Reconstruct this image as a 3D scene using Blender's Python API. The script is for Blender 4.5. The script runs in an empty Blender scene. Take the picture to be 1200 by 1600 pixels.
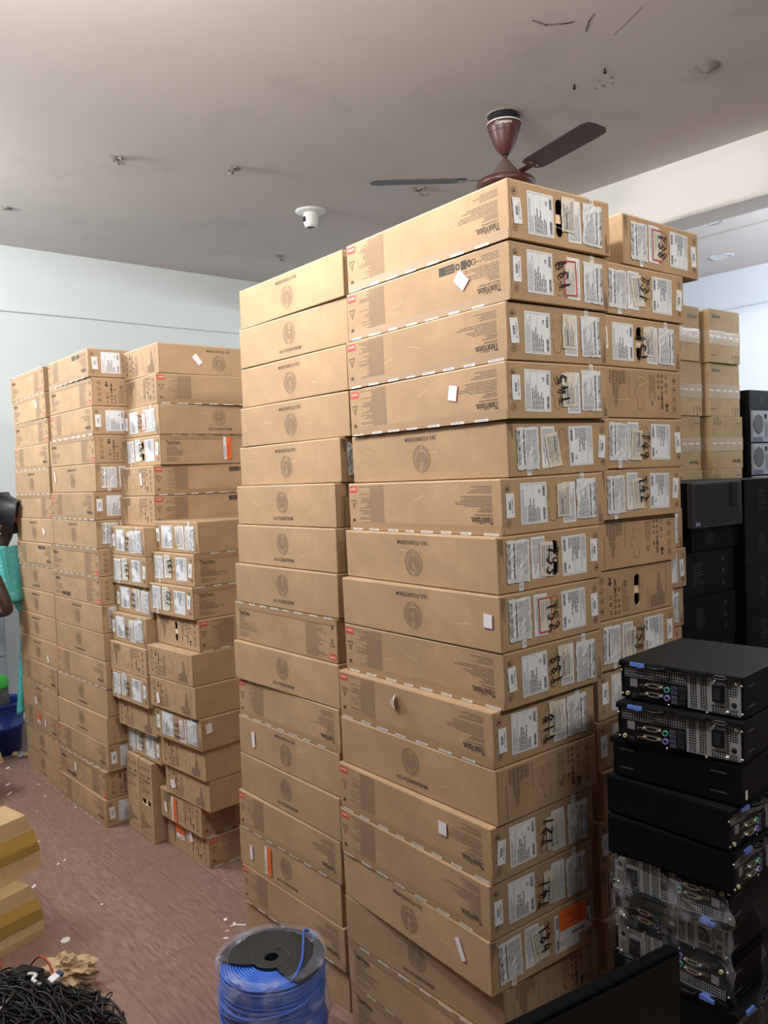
import bpy, bmesh, math, random
from math import sin, cos, pi, radians as R
from mathutils import Vector, Matrix

# ------------------------------------------------------------------ camera, world, lights
sc = bpy.context.scene
C = sc.collection
sc.view_settings.view_transform = 'Standard'
sc.view_settings.look = 'None'
sc.view_settings.gamma = 1.0
sc.view_settings.exposure = 0.0
sc.view_settings.use_curve_mapping = False

cam_data = bpy.data.cameras.new('camera')
cam = bpy.data.objects.new('camera', cam_data)
C.objects.link(cam)
yaw, pitch, roll = R(49.3422), R(2.5073), R(-2.2177)
fw = Vector((cos(yaw)*cos(pitch), sin(yaw)*cos(pitch), -sin(pitch)))
rt = Vector((sin(yaw), -cos(yaw), 0.0))
up = rt.cross(fw)
rr = rt*cos(roll) + up*sin(roll)
uu = -rt*sin(roll) + up*cos(roll)
M = Matrix((rr, uu, -fw)).transposed().to_4x4()
M.translation = Vector((0, 0, 1.6943))
cam.matrix_world = M
cam_data.sensor_fit = 'VERTICAL'
cam_data.sensor_height = 36.0
cam_data.lens = 1277.76*36.0/1600.0
cam_data.clip_start = 0.05
sc.camera = cam

world = bpy.data.worlds.new('world')
sc.world = world
world.use_nodes = True
world.node_tree.nodes['Background'].inputs[0].default_value = (0.85, 0.93, 1.0, 1)
world.node_tree.nodes['Background'].inputs[1].default_value = 0.25

H = 3.47          # ceiling height

def area(name, loc, target, sx, sy, power, col):
    d = bpy.data.lights.new(name, 'AREA')
    d.shape = 'RECTANGLE'; d.size = sx; d.size_y = sy
    d.energy = power; d.color = col
    o = bpy.data.objects.new(name, d); C.objects.link(o)
    o.location = loc
    o.rotation_euler = (Vector(target)-Vector(loc)).to_track_quat('-Z', 'Y').to_euler()
    return o

# wall and ceiling tubes, plus two added lights that only brighten the ceiling
area('tube_light_left', (-0.25, 5.2, 3.22), (1.6, 4.5, 3.02), 1.2, 0.08, 95, (0.93, 0.97, 1.0))
area('left_ceiling_fill', (0.45, 4.85, 3.30), (1.1, 4.45, 3.47), 1.0, 0.05, 10, (0.93, 0.97, 1.0))  # added light without a fitting, makes the bright patch on the left ceiling
area('tube_light_overhead', (0.20, 1.85, 3.22), (1.5, 2.1, 2.95), 1.2, 0.10, 58, (1.0, 0.965, 0.93))
area('ceiling_fill_up', (0.1, 2.1, 2.55), (0.9, 2.7, 3.47), 1.2, 0.10, 25, (1.0, 0.96, 0.93))  # added light in mid-air, lifts the brightness of the ceiling
area('tube_light_front', (1.5, -0.6, 3.22), (1.85, 1.5, 2.75), 1.2, 0.10, 38, (1.0, 0.94, 0.86))
area('tube_light_far_room', (6.0, 0.9, 3.0), (7.2, 3.4, 2.9), 1.6, 0.10, 130, (0.86, 0.92, 1.0))

# ------------------------------------------------------------------ materials
MATS = {}
def nodes_mat(name):
    m = bpy.data.materials.new(name); m.use_nodes = True
    nt = m.node_tree
    b = nt.nodes['Principled BSDF']
    MATS[name] = m
    return m, nt, b
def N(nt, typ, **kw):
    n = nt.nodes.new(typ)
    for k, v in kw.items():
        setattr(n, k, v)
    return n
def mix_col(nt, fac, a, b):
    n = nt.nodes.new('ShaderNodeMix'); n.data_type = 'RGBA'
    for sock, v in ((0, fac), (6, a), (7, b)):
        if hasattr(v, 'is_linked') or hasattr(v, 'links'):
            nt.links.new(v, n.inputs[sock])
        else:
            n.inputs[sock].default_value = v
    return n.outputs[2]
def noise(nt, scale, detail=3, rough=0.5, coord='Object', stretch=None):
    tc = N(nt, 'ShaderNodeTexCoord')
    out = tc.outputs[coord]
    if stretch:
        mp = N(nt, 'ShaderNodeMapping'); mp.inputs['Scale'].default_value = stretch
        nt.links.new(out, mp.inputs['Vector']); out = mp.outputs['Vector']
    n = N(nt, 'ShaderNodeTexNoise'); n.inputs['Scale'].default_value = scale
    n.inputs['Detail'].default_value = detail; n.inputs['Roughness'].default_value = rough
    nt.links.new(out, n.inputs['Vector'])
    return n.outputs['Fac']
def ramp(nt, fac, p0, p1, c0=(0, 0, 0, 1), c1=(1, 1, 1, 1)):
    r = N(nt, 'ShaderNodeValToRGB')
    r.color_ramp.elements[0].position = p0; r.color_ramp.elements[1].position = p1
    r.color_ramp.elements[0].color = c0; r.color_ramp.elements[1].color = c1
    nt.links.new(fac, r.inputs['Fac'])
    return r.outputs['Color']
def bump(nt, b, h, strength, dist, prev=None):
    n = N(nt, 'ShaderNodeBump'); n.inputs['Strength'].default_value = strength
    n.inputs['Distance'].default_value = dist
    nt.links.new(h, n.inputs['Height'])
    if prev is not None: nt.links.new(prev, n.inputs['Normal'])
    nt.links.new(n.outputs['Normal'], b.inputs['Normal'])
    return n.outputs['Normal']

def simple(name, col, rough=0.6, metal=0.0, nscale=40, var=0.12, bstr=0.1, bdist=0.001, spec=None, coat=0):
    m, nt, b = nodes_mat(name)
    f = noise(nt, nscale, 3)
    lo = tuple(c*(1-var) for c in col[:3])+(1,)
    hi = tuple(min(1, c*(1+var)) for c in col[:3])+(1,)
    nt.links.new(mix_col(nt, f, lo, hi), b.inputs['Base Color'])
    b.inputs['Roughness'].default_value = rough
    b.inputs['Metallic'].default_value = metal
    if spec is not None: b.inputs['Specular IOR Level'].default_value = spec
    if coat: b.inputs['Coat Weight'].default_value = coat; b.inputs['Coat Roughness'].default_value = 0.15
    if bstr: bump(nt, b, f, bstr, bdist)
    return m

def cardboard(name, col, sheen=0.0):
    m, nt, b = nodes_mat(name)
    oi = N(nt, 'ShaderNodeObjectInfo')
    big = noise(nt, 7.0, 4, 0.6)
    fine = noise(nt, 180.0, 3, 0.7)
    k = tuple(c*0.88 for c in col)+(1,); l = tuple(min(1, c*1.09) for c in col)+(1,)
    c1 = mix_col(nt, ramp(nt, big, 0.3, 0.7), k, l)
    c2 = mix_col(nt, fine, (0.86, 0.84, 0.82, 1), (1.1, 1.1, 1.1, 1))
    mul = N(nt, 'ShaderNodeMix', data_type='RGBA', blend_type='MULTIPLY'); mul.inputs[0].default_value = 1
    nt.links.new(c1, mul.inputs[6]); nt.links.new(c2, mul.inputs[7])
    hsv = N(nt, 'ShaderNodeHueSaturation')
    mr = N(nt, 'ShaderNodeMapRange'); mr.inputs['To Min'].default_value = 0.93; mr.inputs['To Max'].default_value = 1.06
    nt.links.new(oi.outputs['Random'], mr.inputs['Value'])
    nt.links.new(mr.outputs['Result'], hsv.inputs['Value'])
    nt.links.new(mul.outputs[2], hsv.inputs['Color'])
    nt.links.new(hsv.outputs['Color'], b.inputs['Base Color'])
    b.inputs['Roughness'].default_value = 0.72 - sheen
    b.inputs['Specular IOR Level'].default_value = 0.25 + sheen
    dent = noise(nt, 4.0, 5, 0.55)
    p = bump(nt, b, dent, 0.35, 0.012)
    bump(nt, b, fine, 0.12, 0.0006, p)
    return m

cardboard('cardboard', (0.455, 0.308, 0.180))
cardboard('cardboard_dark_print', (0.385, 0.253, 0.146))  # darker tint of the panel printed behind the small text
cardboard('cardboard_edge_and_highlight', (0.86, 0.66, 0.46))  # raw board edge, brightened so it also paints highlights on carton edges
cardboard('cardboard_plain', (0.50, 0.36, 0.20))
cardboard('cardboard_old', (0.56, 0.41, 0.22))
simple('ink', (0.055, 0.042, 0.036), 0.7, bstr=0)
simple('ink_fine', (0.20, 0.140, 0.095), 0.7, bstr=0)
simple('ink_emblem', (0.235, 0.165, 0.105), 0.7, bstr=0)
simple('ink_red', (0.62, 0.055, 0.045), 0.6, bstr=0)
simple('ink_orange', (0.86, 0.17, 0.03), 0.5, bstr=0)
simple('ink_pale', (0.85, 0.62, 0.52), 0.6, bstr=0)
simple('label_ink', (0.12, 0.125, 0.15), 0.6, bstr=0)
simple('label_ink_grey', (0.36, 0.38, 0.42), 0.6, bstr=0)
simple('label_white', (0.80, 0.815, 0.84), 0.5, nscale=12, var=0.05, bstr=0.3, bdist=0.003)
simple('label_cream', (0.70, 0.655, 0.55), 0.6, nscale=60, var=0.10, bstr=0.5, bdist=0.002)
simple('label_film', (0.76, 0.775, 0.79), 0.16, nscale=20, var=0.06, bstr=0.5, bdist=0.006, spec=0.8, coat=0.6)
simple('label_red', (0.55, 0.03, 0.05), 0.5, bstr=0)
simple('sticker_white', (0.80, 0.77, 0.80), 0.5, var=0.03, bstr=0)
simple('sticker_pink', (0.75, 0.36, 0.36), 0.5, bstr=0)
simple('marker', (0.012, 0.011, 0.012), 0.5, bstr=0)
simple('tape_printed_white', (0.78, 0.77, 0.74), 0.4, var=0.05, bstr=0)
def tape_mat(name, col, rough):
    m, nt, b = nodes_mat(name)
    f = noise(nt, 9.0, 3, coord='Object', stretch=(1, 1, 5))
    nt.links.new(mix_col(nt, f, tuple(c*0.93 for c in col)+(1,), tuple(c*1.06 for c in col)+(1,)), b.inputs['Base Color'])
    b.inputs['Roughness'].default_value = rough
    b.inputs['Specular IOR Level'].default_value = 0.6
    bump(nt, b, f, 0.3, 0.004)
tape_mat('packing_tape', (0.370, 0.238, 0.128), 0.5)
tape_mat('tape_yellow', (0.52, 0.34, 0.07), 0.3)
tape_mat('tape_brown', (0.33, 0.22, 0.045), 0.3)
tape_mat('tape_clear', (0.54, 0.41, 0.27), 0.22)
simple('black_steel', (0.0035, 0.004, 0.0055), 0.5, var=0.2, nscale=20, bstr=0.12, bdist=0.001, spec=0.13)
simple('black_steel_top', (0.007, 0.0074, 0.0085), 0.55, nscale=300, var=0.2, bstr=0.25, bdist=0.0004, spec=0.14)
simple('black_plastic', (0.006, 0.0065, 0.008), 0.4, bstr=0.1, spec=0.25)
simple('grey_plastic', (0.045, 0.045, 0.048), 0.45, bstr=0.1)
simple('dark_hole', (0.003, 0.003, 0.004), 0.8, bstr=0)
simple('zinc', (0.33, 0.345, 0.355), 0.45, metal=0.35, nscale=60, var=0.12, bstr=0.1)
simple('screw_metal', (0.85, 0.85, 0.86), 0.25, metal=1.0, bstr=0)
simple('connector_metal', (0.62, 0.58, 0.47), 0.3, metal=0.9, bstr=0)
simple('latch_blue', (0.115, 0.22, 0.68), 0.4, bstr=0)
simple('port_green', (0.08, 0.42, 0.28), 0.4, bstr=0)
simple('port_purple', (0.25, 0.20, 0.55), 0.4, bstr=0)
simple('port_yellow', (0.62, 0.66, 0.30), 0.4, bstr=0)
simple('sticker_grey', (0.22, 0.22, 0.23), 0.5, bstr=0)
simple('port_navy', (0.03, 0.04, 0.15), 0.4, bstr=0)
simple('fan_maroon', (0.085, 0.028, 0.024), 0.38, var=0.15, nscale=14, bstr=0)
simple('fan_dusty', (0.115, 0.085, 0.068), 0.65, var=0.25, nscale=25, bstr=0)
simple('fan_blade', (0.052, 0.034, 0.031), 0.5, var=0.3, nscale=12, bstr=0.05)
simple('plaster_stub', (0.25, 0.22, 0.20), 0.8, var=0.4, nscale=80, bstr=0.6, bdist=0.003)
simple('ceramic_white', (0.72, 0.72, 0.69), 0.4, bstr=0)
simple('spool_black', (0.022, 0.023, 0.026), 0.5, nscale=18, var=0.45, bstr=0.15, bdist=0.002)
simple('cable_blue', (0.028, 0.13, 0.60), 0.35, nscale=30, var=0.15, bstr=0)
simple('cable_black', (0.010, 0.010, 0.012), 0.38, bstr=0)
simple('cable_red', (0.45, 0.06, 0.04), 0.4, bstr=0)
simple('skin', (0.050, 0.026, 0.017), 0.5, nscale=30, var=0.1, bstr=0.1)
simple('hair', (0.004, 0.004, 0.006), 0.4, nscale=200, var=0.4, bstr=0.8, bdist=0.003)
simple('navy_cloth', (0.010, 0.035, 0.075), 0.8, nscale=150, bstr=0.4)
simple('yellow_print', (0.70, 0.62, 0.05), 0.7, bstr=0)
simple('bucket_blue', (0.016, 0.050, 0.28), 0.35, var=0.1, bstr=0)
simple('brush_green', (0.04, 0.55, 0.05), 0.5, bstr=0)
simple('bristle', (0.085, 0.095, 0.09), 0.8, nscale=200, var=0.4, bstr=0.5)
simple('cabinet_grey', (0.38, 0.43, 0.50), 0.45, nscale=8, var=0.06, bstr=0)
simple('tray_grey', (0.50, 0.53, 0.52), 0.4, var=0.08, bstr=0)
simple('bag_white', (0.80, 0.84, 0.90), 0.25, nscale=9, var=0.08, bstr=1.0, bdist=0.03)
simple('kraft_paper', (0.50, 0.36, 0.22), 0.8, nscale=30, var=0.25, bstr=0.8, bdist=0.01)
simple('paper_white', (0.82, 0.80, 0.78), 0.6, bstr=0)
simple('tower_silver', (0.33, 0.34, 0.36), 0.45, metal=0.3, bstr=0)
simple('screen_black', (0.004, 0.0045, 0.006), 0.6, bstr=0, spec=0.05)
simple('print_dark_grey', (0.05, 0.05, 0.05), 0.6, bstr=0)

def stripes():
    m, nt, b = nodes_mat('striped_cloth')
    tc = N(nt, 'ShaderNodeTexCoord'); sx = N(nt, 'ShaderNodeSeparateXYZ')
    nt.links.new(tc.outputs['Object'], sx.inputs[0])
    ma = N(nt, 'ShaderNodeMath', operation='MULTIPLY'); ma.inputs[1].default_value = 42
    nt.links.new(sx.outputs['Z'], ma.inputs[0])
    fr = N(nt, 'ShaderNodeMath', operation='FRACT'); nt.links.new(ma.outputs[0], fr.inputs[0])
    gt = N(nt, 'ShaderNodeMath', operation='GREATER_THAN'); gt.inputs[1].default_value = 0.5
    nt.links.new(fr.outputs[0], gt.inputs[0])
    nt.links.new(mix_col(nt, gt.outputs[0], (0.012, 0.02, 0.03, 1), (0.75, 0.78, 0.8, 1)), b.inputs['Base Color'])
    b.inputs['Roughness'].default_value = 0.8
stripes()
def sheer():
    m, nt, b = nodes_mat('turquoise_sheer')
    f = noise(nt, 26, 4)
    spots = ramp(nt, noise(nt, 60, 1), 0.66, 0.70)
    c = mix_col(nt, spots, (0.10, 0.60, 0.62, 1), (0.70, 0.95, 0.95, 1))
    nt.links.new(c, b.inputs['Base Color'])
    b.inputs['Roughness'].default_value = 0.6
    b.inputs['Alpha'].default_value = 0.86
    b.inputs['Transmission Weight'].default_value = 0.1
    bump(nt, b, f, 0.5, 0.01)
sheer()
def wrap_mat(name, alpha, tint, lo=0.44, hi=0.62):
    m, nt, b = nodes_mat(name)
    f = noise(nt, 14, 5, 0.6, stretch=(1, 1, 0.55))
    a = N(nt, 'ShaderNodeMapRange'); a.inputs['From Min'].default_value = lo; a.inputs['From Max'].default_value = hi  # uneven opacity paints pale highlight streaks and haze into the film
    a.inputs['To Min'].default_value = alpha[0]; a.inputs['To Max'].default_value = alpha[1]
    nt.links.new(f, a.inputs['Value'])
    b.inputs['Base Color'].default_value = tint
    b.inputs['Roughness'].default_value = 0.08
    b.inputs['Specular IOR Level'].default_value = 1.0
    nt.links.new(a.outputs['Result'], b.inputs['Alpha'])
    bump(nt, b, f, 1.0, 0.02)
wrap_mat('stretch_film', (0.03, 0.40), (0.7, 0.73, 0.76, 1), 0.53, 0.72)
wrap_mat('spool_film', (0.10, 0.55), (0.52, 0.56, 0.74, 1), 0.50, 0.72)

def wall_mat(name, col, var=0.03, stain=(0.5, 0.5, 0.48, 1), amt=0.12):
    m, nt, b = nodes_mat(name)
    f = noise(nt, 0.9, 5, 0.6)
    g = noise(nt, 30, 3)
    base = mix_col(nt, f, tuple(c*(1-var) for c in col)+(1,), tuple(c*(1+var) for c in col)+(1,))
    st = N(nt, 'ShaderNodeMath', operation='MULTIPLY'); st.inputs[1].default_value = amt
    nt.links.new(ramp(nt, noise(nt, 2.2, 6, 0.7), 0.55, 0.8), st.inputs[0])
    nt.links.new(mix_col(nt, st.outputs[0], base, stain), b.inputs['Base Color'])
    b.inputs['Roughness'].default_value = 0.75
    p = bump(nt, b, f, 0.3, 0.02)
    bump(nt, b, g, 0.08, 0.002, p)
    return m
wall_mat('wall_paint', (0.66, 0.70, 0.69), 0.03)
wall_mat('wall_paint_unseen', (0.30, 0.30, 0.30), 0.03)
wall_mat('wall_paint_right', (0.68, 0.73, 0.80), 0.03)
wall_mat('ceiling_paint', (0.62, 0.58, 0.555), 0.09, (0.33, 0.31, 0.30, 1), 0.35)
wall_mat('beam_paint', (0.80, 0.78, 0.74), 0.02)

def floor_mat():
    m, nt, b = nodes_mat('floor_planks')
    tc = N(nt, 'ShaderNodeTexCoord')
    mp = N(nt, 'ShaderNodeMapping'); mp.inputs['Rotation'].default_value = (0, 0, R(90))
    nt.links.new(tc.outputs['Object'], mp.inputs['Vector'])
    br = N(nt, 'ShaderNodeTexBrick')
    br.offset = 0.37
    br.inputs['Color1'].default_value = (0.0, 0.0, 0.0, 1); br.inputs['Color2'].default_value = (1, 1, 1, 1)
    br.inputs['Mortar'].default_value = (0.5, 0.5, 0.5, 1)
    br.inputs['Scale'].default_value = 1.0
    br.inputs['Mortar Size'].default_value = 0.0008
    br.inputs['Brick Width'].default_value = 1.15; br.inputs['Row Height'].default_value = 0.15
    nt.links.new(mp.outputs['Vector'], br.inputs['Vector'])
    grain = noise(nt, 11, 9, 0.72, stretch=(7, 1.1, 1))
    grain2 = noise(nt, 40, 3, 0.6, stretch=(6, 0.5, 1))
    blot = noise(nt, 3.2, 4, 0.6, stretch=(2.2, 0.8, 1))
    c = mix_col(nt, ramp(nt, grain, 0.34, 0.66), (0.140, 0.082, 0.064, 1), (0.400, 0.275, 0.215, 1))
    c = mix_col(nt, ramp(nt, blot, 0.35, 0.72, (0, 0, 0, 1), (0.7, 0.7, 0.7, 1)), c, (0.250, 0.150, 0.118, 1))
    c = mix_col(nt, ramp(nt, grain2, 0.58, 0.78, (0, 0, 0, 1), (0.45, 0.45, 0.45, 1)), c, (0.33, 0.22, 0.165, 1))
    fa = N(nt, 'ShaderNodeMath', operation='MULTIPLY'); fa.inputs[1].default_value = 0.42
    nt.links.new(br.outputs['Color'], fa.inputs[0])
    c = mix_col(nt, fa.outputs[0], c, (0.215, 0.120, 0.092, 1))
    c = mix_col(nt, br.outputs['Fac'], c, (0.07, 0.04, 0.03, 1))
    nt.links.new(c, b.inputs['Base Color'])
    b.inputs['Roughness'].default_value = 0.42
    b.inputs['Specular IOR Level'].default_value = 0.4
    bump(nt, b, grain, 0.15, 0.002)
floor_mat()

# ------------------------------------------------------------------ mesh helpers
class MB:
    """collects polygons with material names, builds one mesh"""
    def __init__(s): s.v = []; s.f = []; s.m = []; s.names = []; s.smooth = []
    def mi(s, name):
        if name not in s.names: s.names.append(name)
        return s.names.index(name)
    def poly(s, pts, mat, sm=False):
        b = len(s.v); s.v.extend([tuple(p) for p in pts])
        s.f.append(tuple(range(b, b+len(pts)))); s.m.append(s.mi(mat)); s.smooth.append(sm)
    def mesh(s, verts, faces, mat, sm=False):
        b = len(s.v); s.v.extend([tuple(p) for p in verts]); k = s.mi(mat)
        for f in faces:
            s.f.append(tuple(i+b for i in f)); s.m.append(k); s.smooth.append(sm)
    def box(s, lo, hi, mat, bev=0.0, T=None, sm=False):
        x0, y0, z0 = lo; x1, y1, z1 = hi
        if bev <= 0:
            vs = [(x0,y0,z0),(x1,y0,z0),(x1,y1,z0),(x0,y1,z0),(x0,y0,z1),(x1,y0,z1),(x1,y1,z1),(x0,y1,z1)]
            fs = [(0,3,2,1),(4,5,6,7),(0,1,5,4),(1,2,6,5),(2,3,7,6),(3,0,4,7)]
        else:
            bm = bmesh.new(); bmesh.ops.create_cube(bm, size=1)
            for v in bm.verts:
                v.co = Vector((x0+(v.co.x+.5)*(x1-x0), y0+(v.co.y+.5)*(y1-y0), z0+(v.co.z+.5)*(z1-z0)))
            bmesh.ops.bevel(bm, geom=list(bm.edges), offset=bev, segments=2, affect='EDGES', profile=0.6)
            bm.verts.index_update()
            vs = [v.co.copy() for v in bm.verts]; fs = [tuple(v.index for v in f.verts) for f in bm.faces]; bm.free()
        if T is not None: vs = [T @ Vector(v) for v in vs]
        s.mesh(vs, fs, mat, sm)
    def tube(s, pts, r, mat, n=8, cap=True, closed=False):
        pts = [Vector(p) for p in pts]; m = len(pts); rs = r if isinstance(r, (list, tuple)) else [r]*m
        vs = []; prev = None
        for i, p in enumerate(pts):
            if closed: d = pts[(i+1) % m]-pts[i-1]
            else: d = (pts[min(i+1, m-1)]-pts[max(i-1, 0)])
            if d.length < 1e-9: d = Vector((0, 0, 1))
            d.normalize()
            if prev is None:
                a = Vector((0, 0, 1)) if abs(d.z) < 0.9 else Vector((1, 0, 0))
                x = d.cross(a).normalized()
            else:
                x = (prev - d*prev.dot(d))
                x = x.normalized() if x.length > 1e-6 else d.orthogonal().normalized()
            prev = x; y = d.cross(x)
            for k in range(n):
                t = 2*pi*k/n; vs.append(p + (x*cos(t)+y*sin(t))*rs[i])
        fs = []
        for i in range(m if closed else m-1):
            j = (i+1) % m
            for k in range(n):
                fs.append((i*n+k, i*n+(k+1) % n, j*n+(k+1) % n, j*n+k))
        if cap and not closed:
            fs.append(tuple(reversed(range(n)))); fs.append(tuple((m-1)*n+k for k in range(n)))
        s.mesh(vs, fs, mat, True)
    def lathe(s, prof, mat, n=32, c=(0, 0, 0), axis='z', a0=0, a1=2*pi, jitter=0, seed=0):
        rng = random.Random(seed); vs = []; full = abs(a1-a0-2*pi) < 1e-6
        cnt = n if full else n+1
        for r, z in prof:
            for k in range(cnt):
                t = a0+(a1-a0)*k/n; q = r*(1+rng.uniform(-jitter, jitter))
                if axis == 'z': vs.append((c[0]+q*cos(t), c[1]+q*sin(t), c[2]+z))
                elif axis == 'y': vs.append((c[0]+q*cos(t), c[1]+z, c[2]+q*sin(t)))
                else: vs.append((c[0]+z, c[1]+q*cos(t), c[2]+q*sin(t)))
        fs = []
        for i in range(len(prof)-1):
            for k in range(n):
                k2 = (k+1) % cnt if full else k+1
                fs.append((i*cnt+k, i*cnt+k2, (i+1)*cnt+k2, (i+1)*cnt+k))
        s.mesh(vs, fs, mat, True)
    def data(s, name):
        me = bpy.data.meshes.new(name); me.from_pydata(s.v, [], s.f)
        for n in s.names: me.materials.append(MATS[n])
        me.polygons.foreach_set('material_index', s.m)
        me.polygons.foreach_set('use_smooth', s.smooth)
        me.update()
        return me
def put(name, data, parent=None, mat=None, loc=None, rot=None):
    o = bpy.data.objects.new(name, data); C.objects.link(o)
    if mat is not None: o.matrix_local = mat
    if loc is not None: o.location = loc
    if rot is not None: o.rotation_euler = rot
    if parent is not None: o.parent = parent
    return o
def part(name, mb, parent, label=None):
    o = put(name, mb.data(name), parent)
    if label: o['label'] = label
    return o
def tag(o, label, cat, group=None, kind=None):
    o['label'] = label; o['category'] = cat
    if group: o['group'] = group
    if kind: o['kind'] = kind
    return o
def empty(name, label, cat, loc, rotz=0.0, group=None, kind=None, rot=None):
    o = bpy.data.objects.new(name, None); C.objects.link(o)
    o.empty_display_size = 0.05
    o.location = loc; o.rotation_euler = rot if rot else (0, 0, rotz)
    return tag(o, label, cat, group, kind)
def struct(name, mb, kind='structure', label=None):
    o = put(name, mb.data(name)); o['kind'] = kind
    if label: o['label'] = label
    return o

# ---- text as triangles in a plane
_TX = {}
def text_tris(s):
    if s not in _TX:
        cu = bpy.data.curves.new('t', 'FONT'); cu.body = s; cu.size = 1.0; cu.offset = 0.022 if s in ('ThinkVision.', 'ThinkCentre', 'HDMI', 'CE', 'Crompton', 'Lenovo', 'FC') else 0.006; cu.resolution_u = 2
        cu.align_x = 'CENTER'; cu.align_y = 'CENTER'
        o = bpy.data.objects.new('t', cu); C.objects.link(o)
        dg = bpy.context.evaluated_depsgraph_get(); dg.update()
        me = o.evaluated_get(dg).to_mesh()
        v = [(p.co.x, p.co.y) for p in me.vertices]; f = [tuple(p.vertices) for p in me.polygons]
        o.evaluated_get(dg).to_mesh_clear()
        bpy.data.objects.remove(o); bpy.data.curves.remove(cu)
        x0 = min(p[0] for p in v); x1 = max(p[0] for p in v); y0 = min(p[1] for p in v); y1 = max(p[1] for p in v)
        v = [((p[0]-(x0+x1)/2)/(x1-x0), (p[1]-(y0+y1)/2)/(y1-y0)) for p in v]
        _TX[s] = (v, f)
    return _TX[s]

class Face:
    """2-D drawing on a plane: s to the right, t up, in metres"""
    def __init__(s, mb, o, ex, ey, w, h, inv=False, lift=0.0005):
        s.mb = mb; s.o = Vector(o); s.ex = Vector(ex); s.ey = Vector(ey); s.n = s.ex.cross(s.ey); s.w = w; s.h = h; s.inv = inv; s.lift = lift
    def P(s, a, b, z=1.0):
        if s.inv: a, b = s.w-a, s.h-b
        return s.o + s.ex*a + s.ey*b + s.n*(s.lift*z)
    def rect(s, a0, b0, a1, b1, mat, z=1.0):
        s.mb.poly([s.P(a0, b0, z), s.P(a1, b0, z), s.P(a1, b1, z), s.P(a0, b1, z)], mat)
    def poly(s, pts, mat, z=1.0):
        s.mb.poly([s.P(a, b, z) for a, b in pts], mat)
    def ring(s, ca, cb, r0, r1, mat, n=28, a0=0, a1=2*pi, z=1.0, ky=1.0):
        for k in range(n):
            t0 = a0+(a1-a0)*k/n; t1 = a0+(a1-a0)*(k+1)/n
            s.poly([(ca+r0*cos(t0), cb+ky*r0*sin(t0)), (ca+r1*cos(t0), cb+ky*r1*sin(t0)), (ca+r1*cos(t1), cb+ky*r1*sin(t1)), (ca+r0*cos(t1), cb+ky*r0*sin(t1))], mat, z)
    def disc(s, ca, cb, r, mat, n=16, z=1.0):
        s.poly([(ca+r*cos(2*pi*k/n), cb+r*sin(2*pi*k/n)) for k in range(n)], mat, z)
    def line(s, pts, wd, mat, z=1.0):
        for (a0, b0), (a1, b1) in zip(pts[:-1], pts[1:]):
            dx, dy = a1-a0, b1-b0; l = math.hypot(dx, dy) or 1; nx, ny = -dy/l*wd/2, dx/l*wd/2; ex, ey = dx/l*wd/3, dy/l*wd/3
            s.poly([(a0+nx-ex, b0+ny-ey), (a0-nx-ex, b0-ny-ey), (a1-nx+ex, b1-ny+ey), (a1+nx+ex, b1+ny+ey)], mat, z)
    def text(s, txt, ca, cb, wd, ht, mat, rot=0, z=1.0):
        v, f = text_tris(txt); c, q = cos(R(rot)), sin(R(rot))
        pts = [s.P(ca + (x*wd)*c - (y*ht)*q, cb + (x*wd)*q + (y*ht)*c, z) for x, y in v]
        s.mb.mesh(pts, f, mat)
    def words(s, a0, b0, a1, b1, rows, rng, mat, vert=False, fill=0.72, rag=0.5, align='l', z=1.0):
        """rows of tiny illegible print"""
        for i in range(rows):
            if vert:
                p = (a1-a0)/rows; c0 = a0+p*i+p*0.15; c1 = c0+p*fill; L = (b1-b0)
            else:
                p = (b1-b0)/rows; c1 = b1-p*i-p*0.1; c0 = c1-p*fill; L = (a1-a0)
            ln = L*rng.uniform(rag, 1.0); x = 0
            while x < ln:
                wl = min(rng.uniform(0.06, 0.2)*L, ln-x)
                if vert: s.rect(c0, b1-x-wl if align == 't' else b0+x, c1, b1-x if align == 't' else b0+x+wl, mat, z)
                elif align == 'r': s.rect(a1-x-wl, c0, a1-x, c1, mat, z)
                else: s.rect(a0+x, c0, a0+x+wl, c1, mat, z)
                x += wl+0.012*L+0.0006
# ------------------------------------------------------------------ cartons
CL, CW, CH = 0.632, 0.381, 0.140      # long side, short side, height of the drawn carton

def stadium(ca, cb, rw, hh, n=8):
    pts = []
    for k in range(n+1): pts.append((ca+rw*cos(pi*k/n), cb+hh-rw+rw*sin(pi*k/n)))
    for k in range(n+1): pts.append((ca+rw*cos(pi+pi*k/n), cb-hh+rw+rw*sin(pi+pi*k/n)))
    return pts

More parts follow.
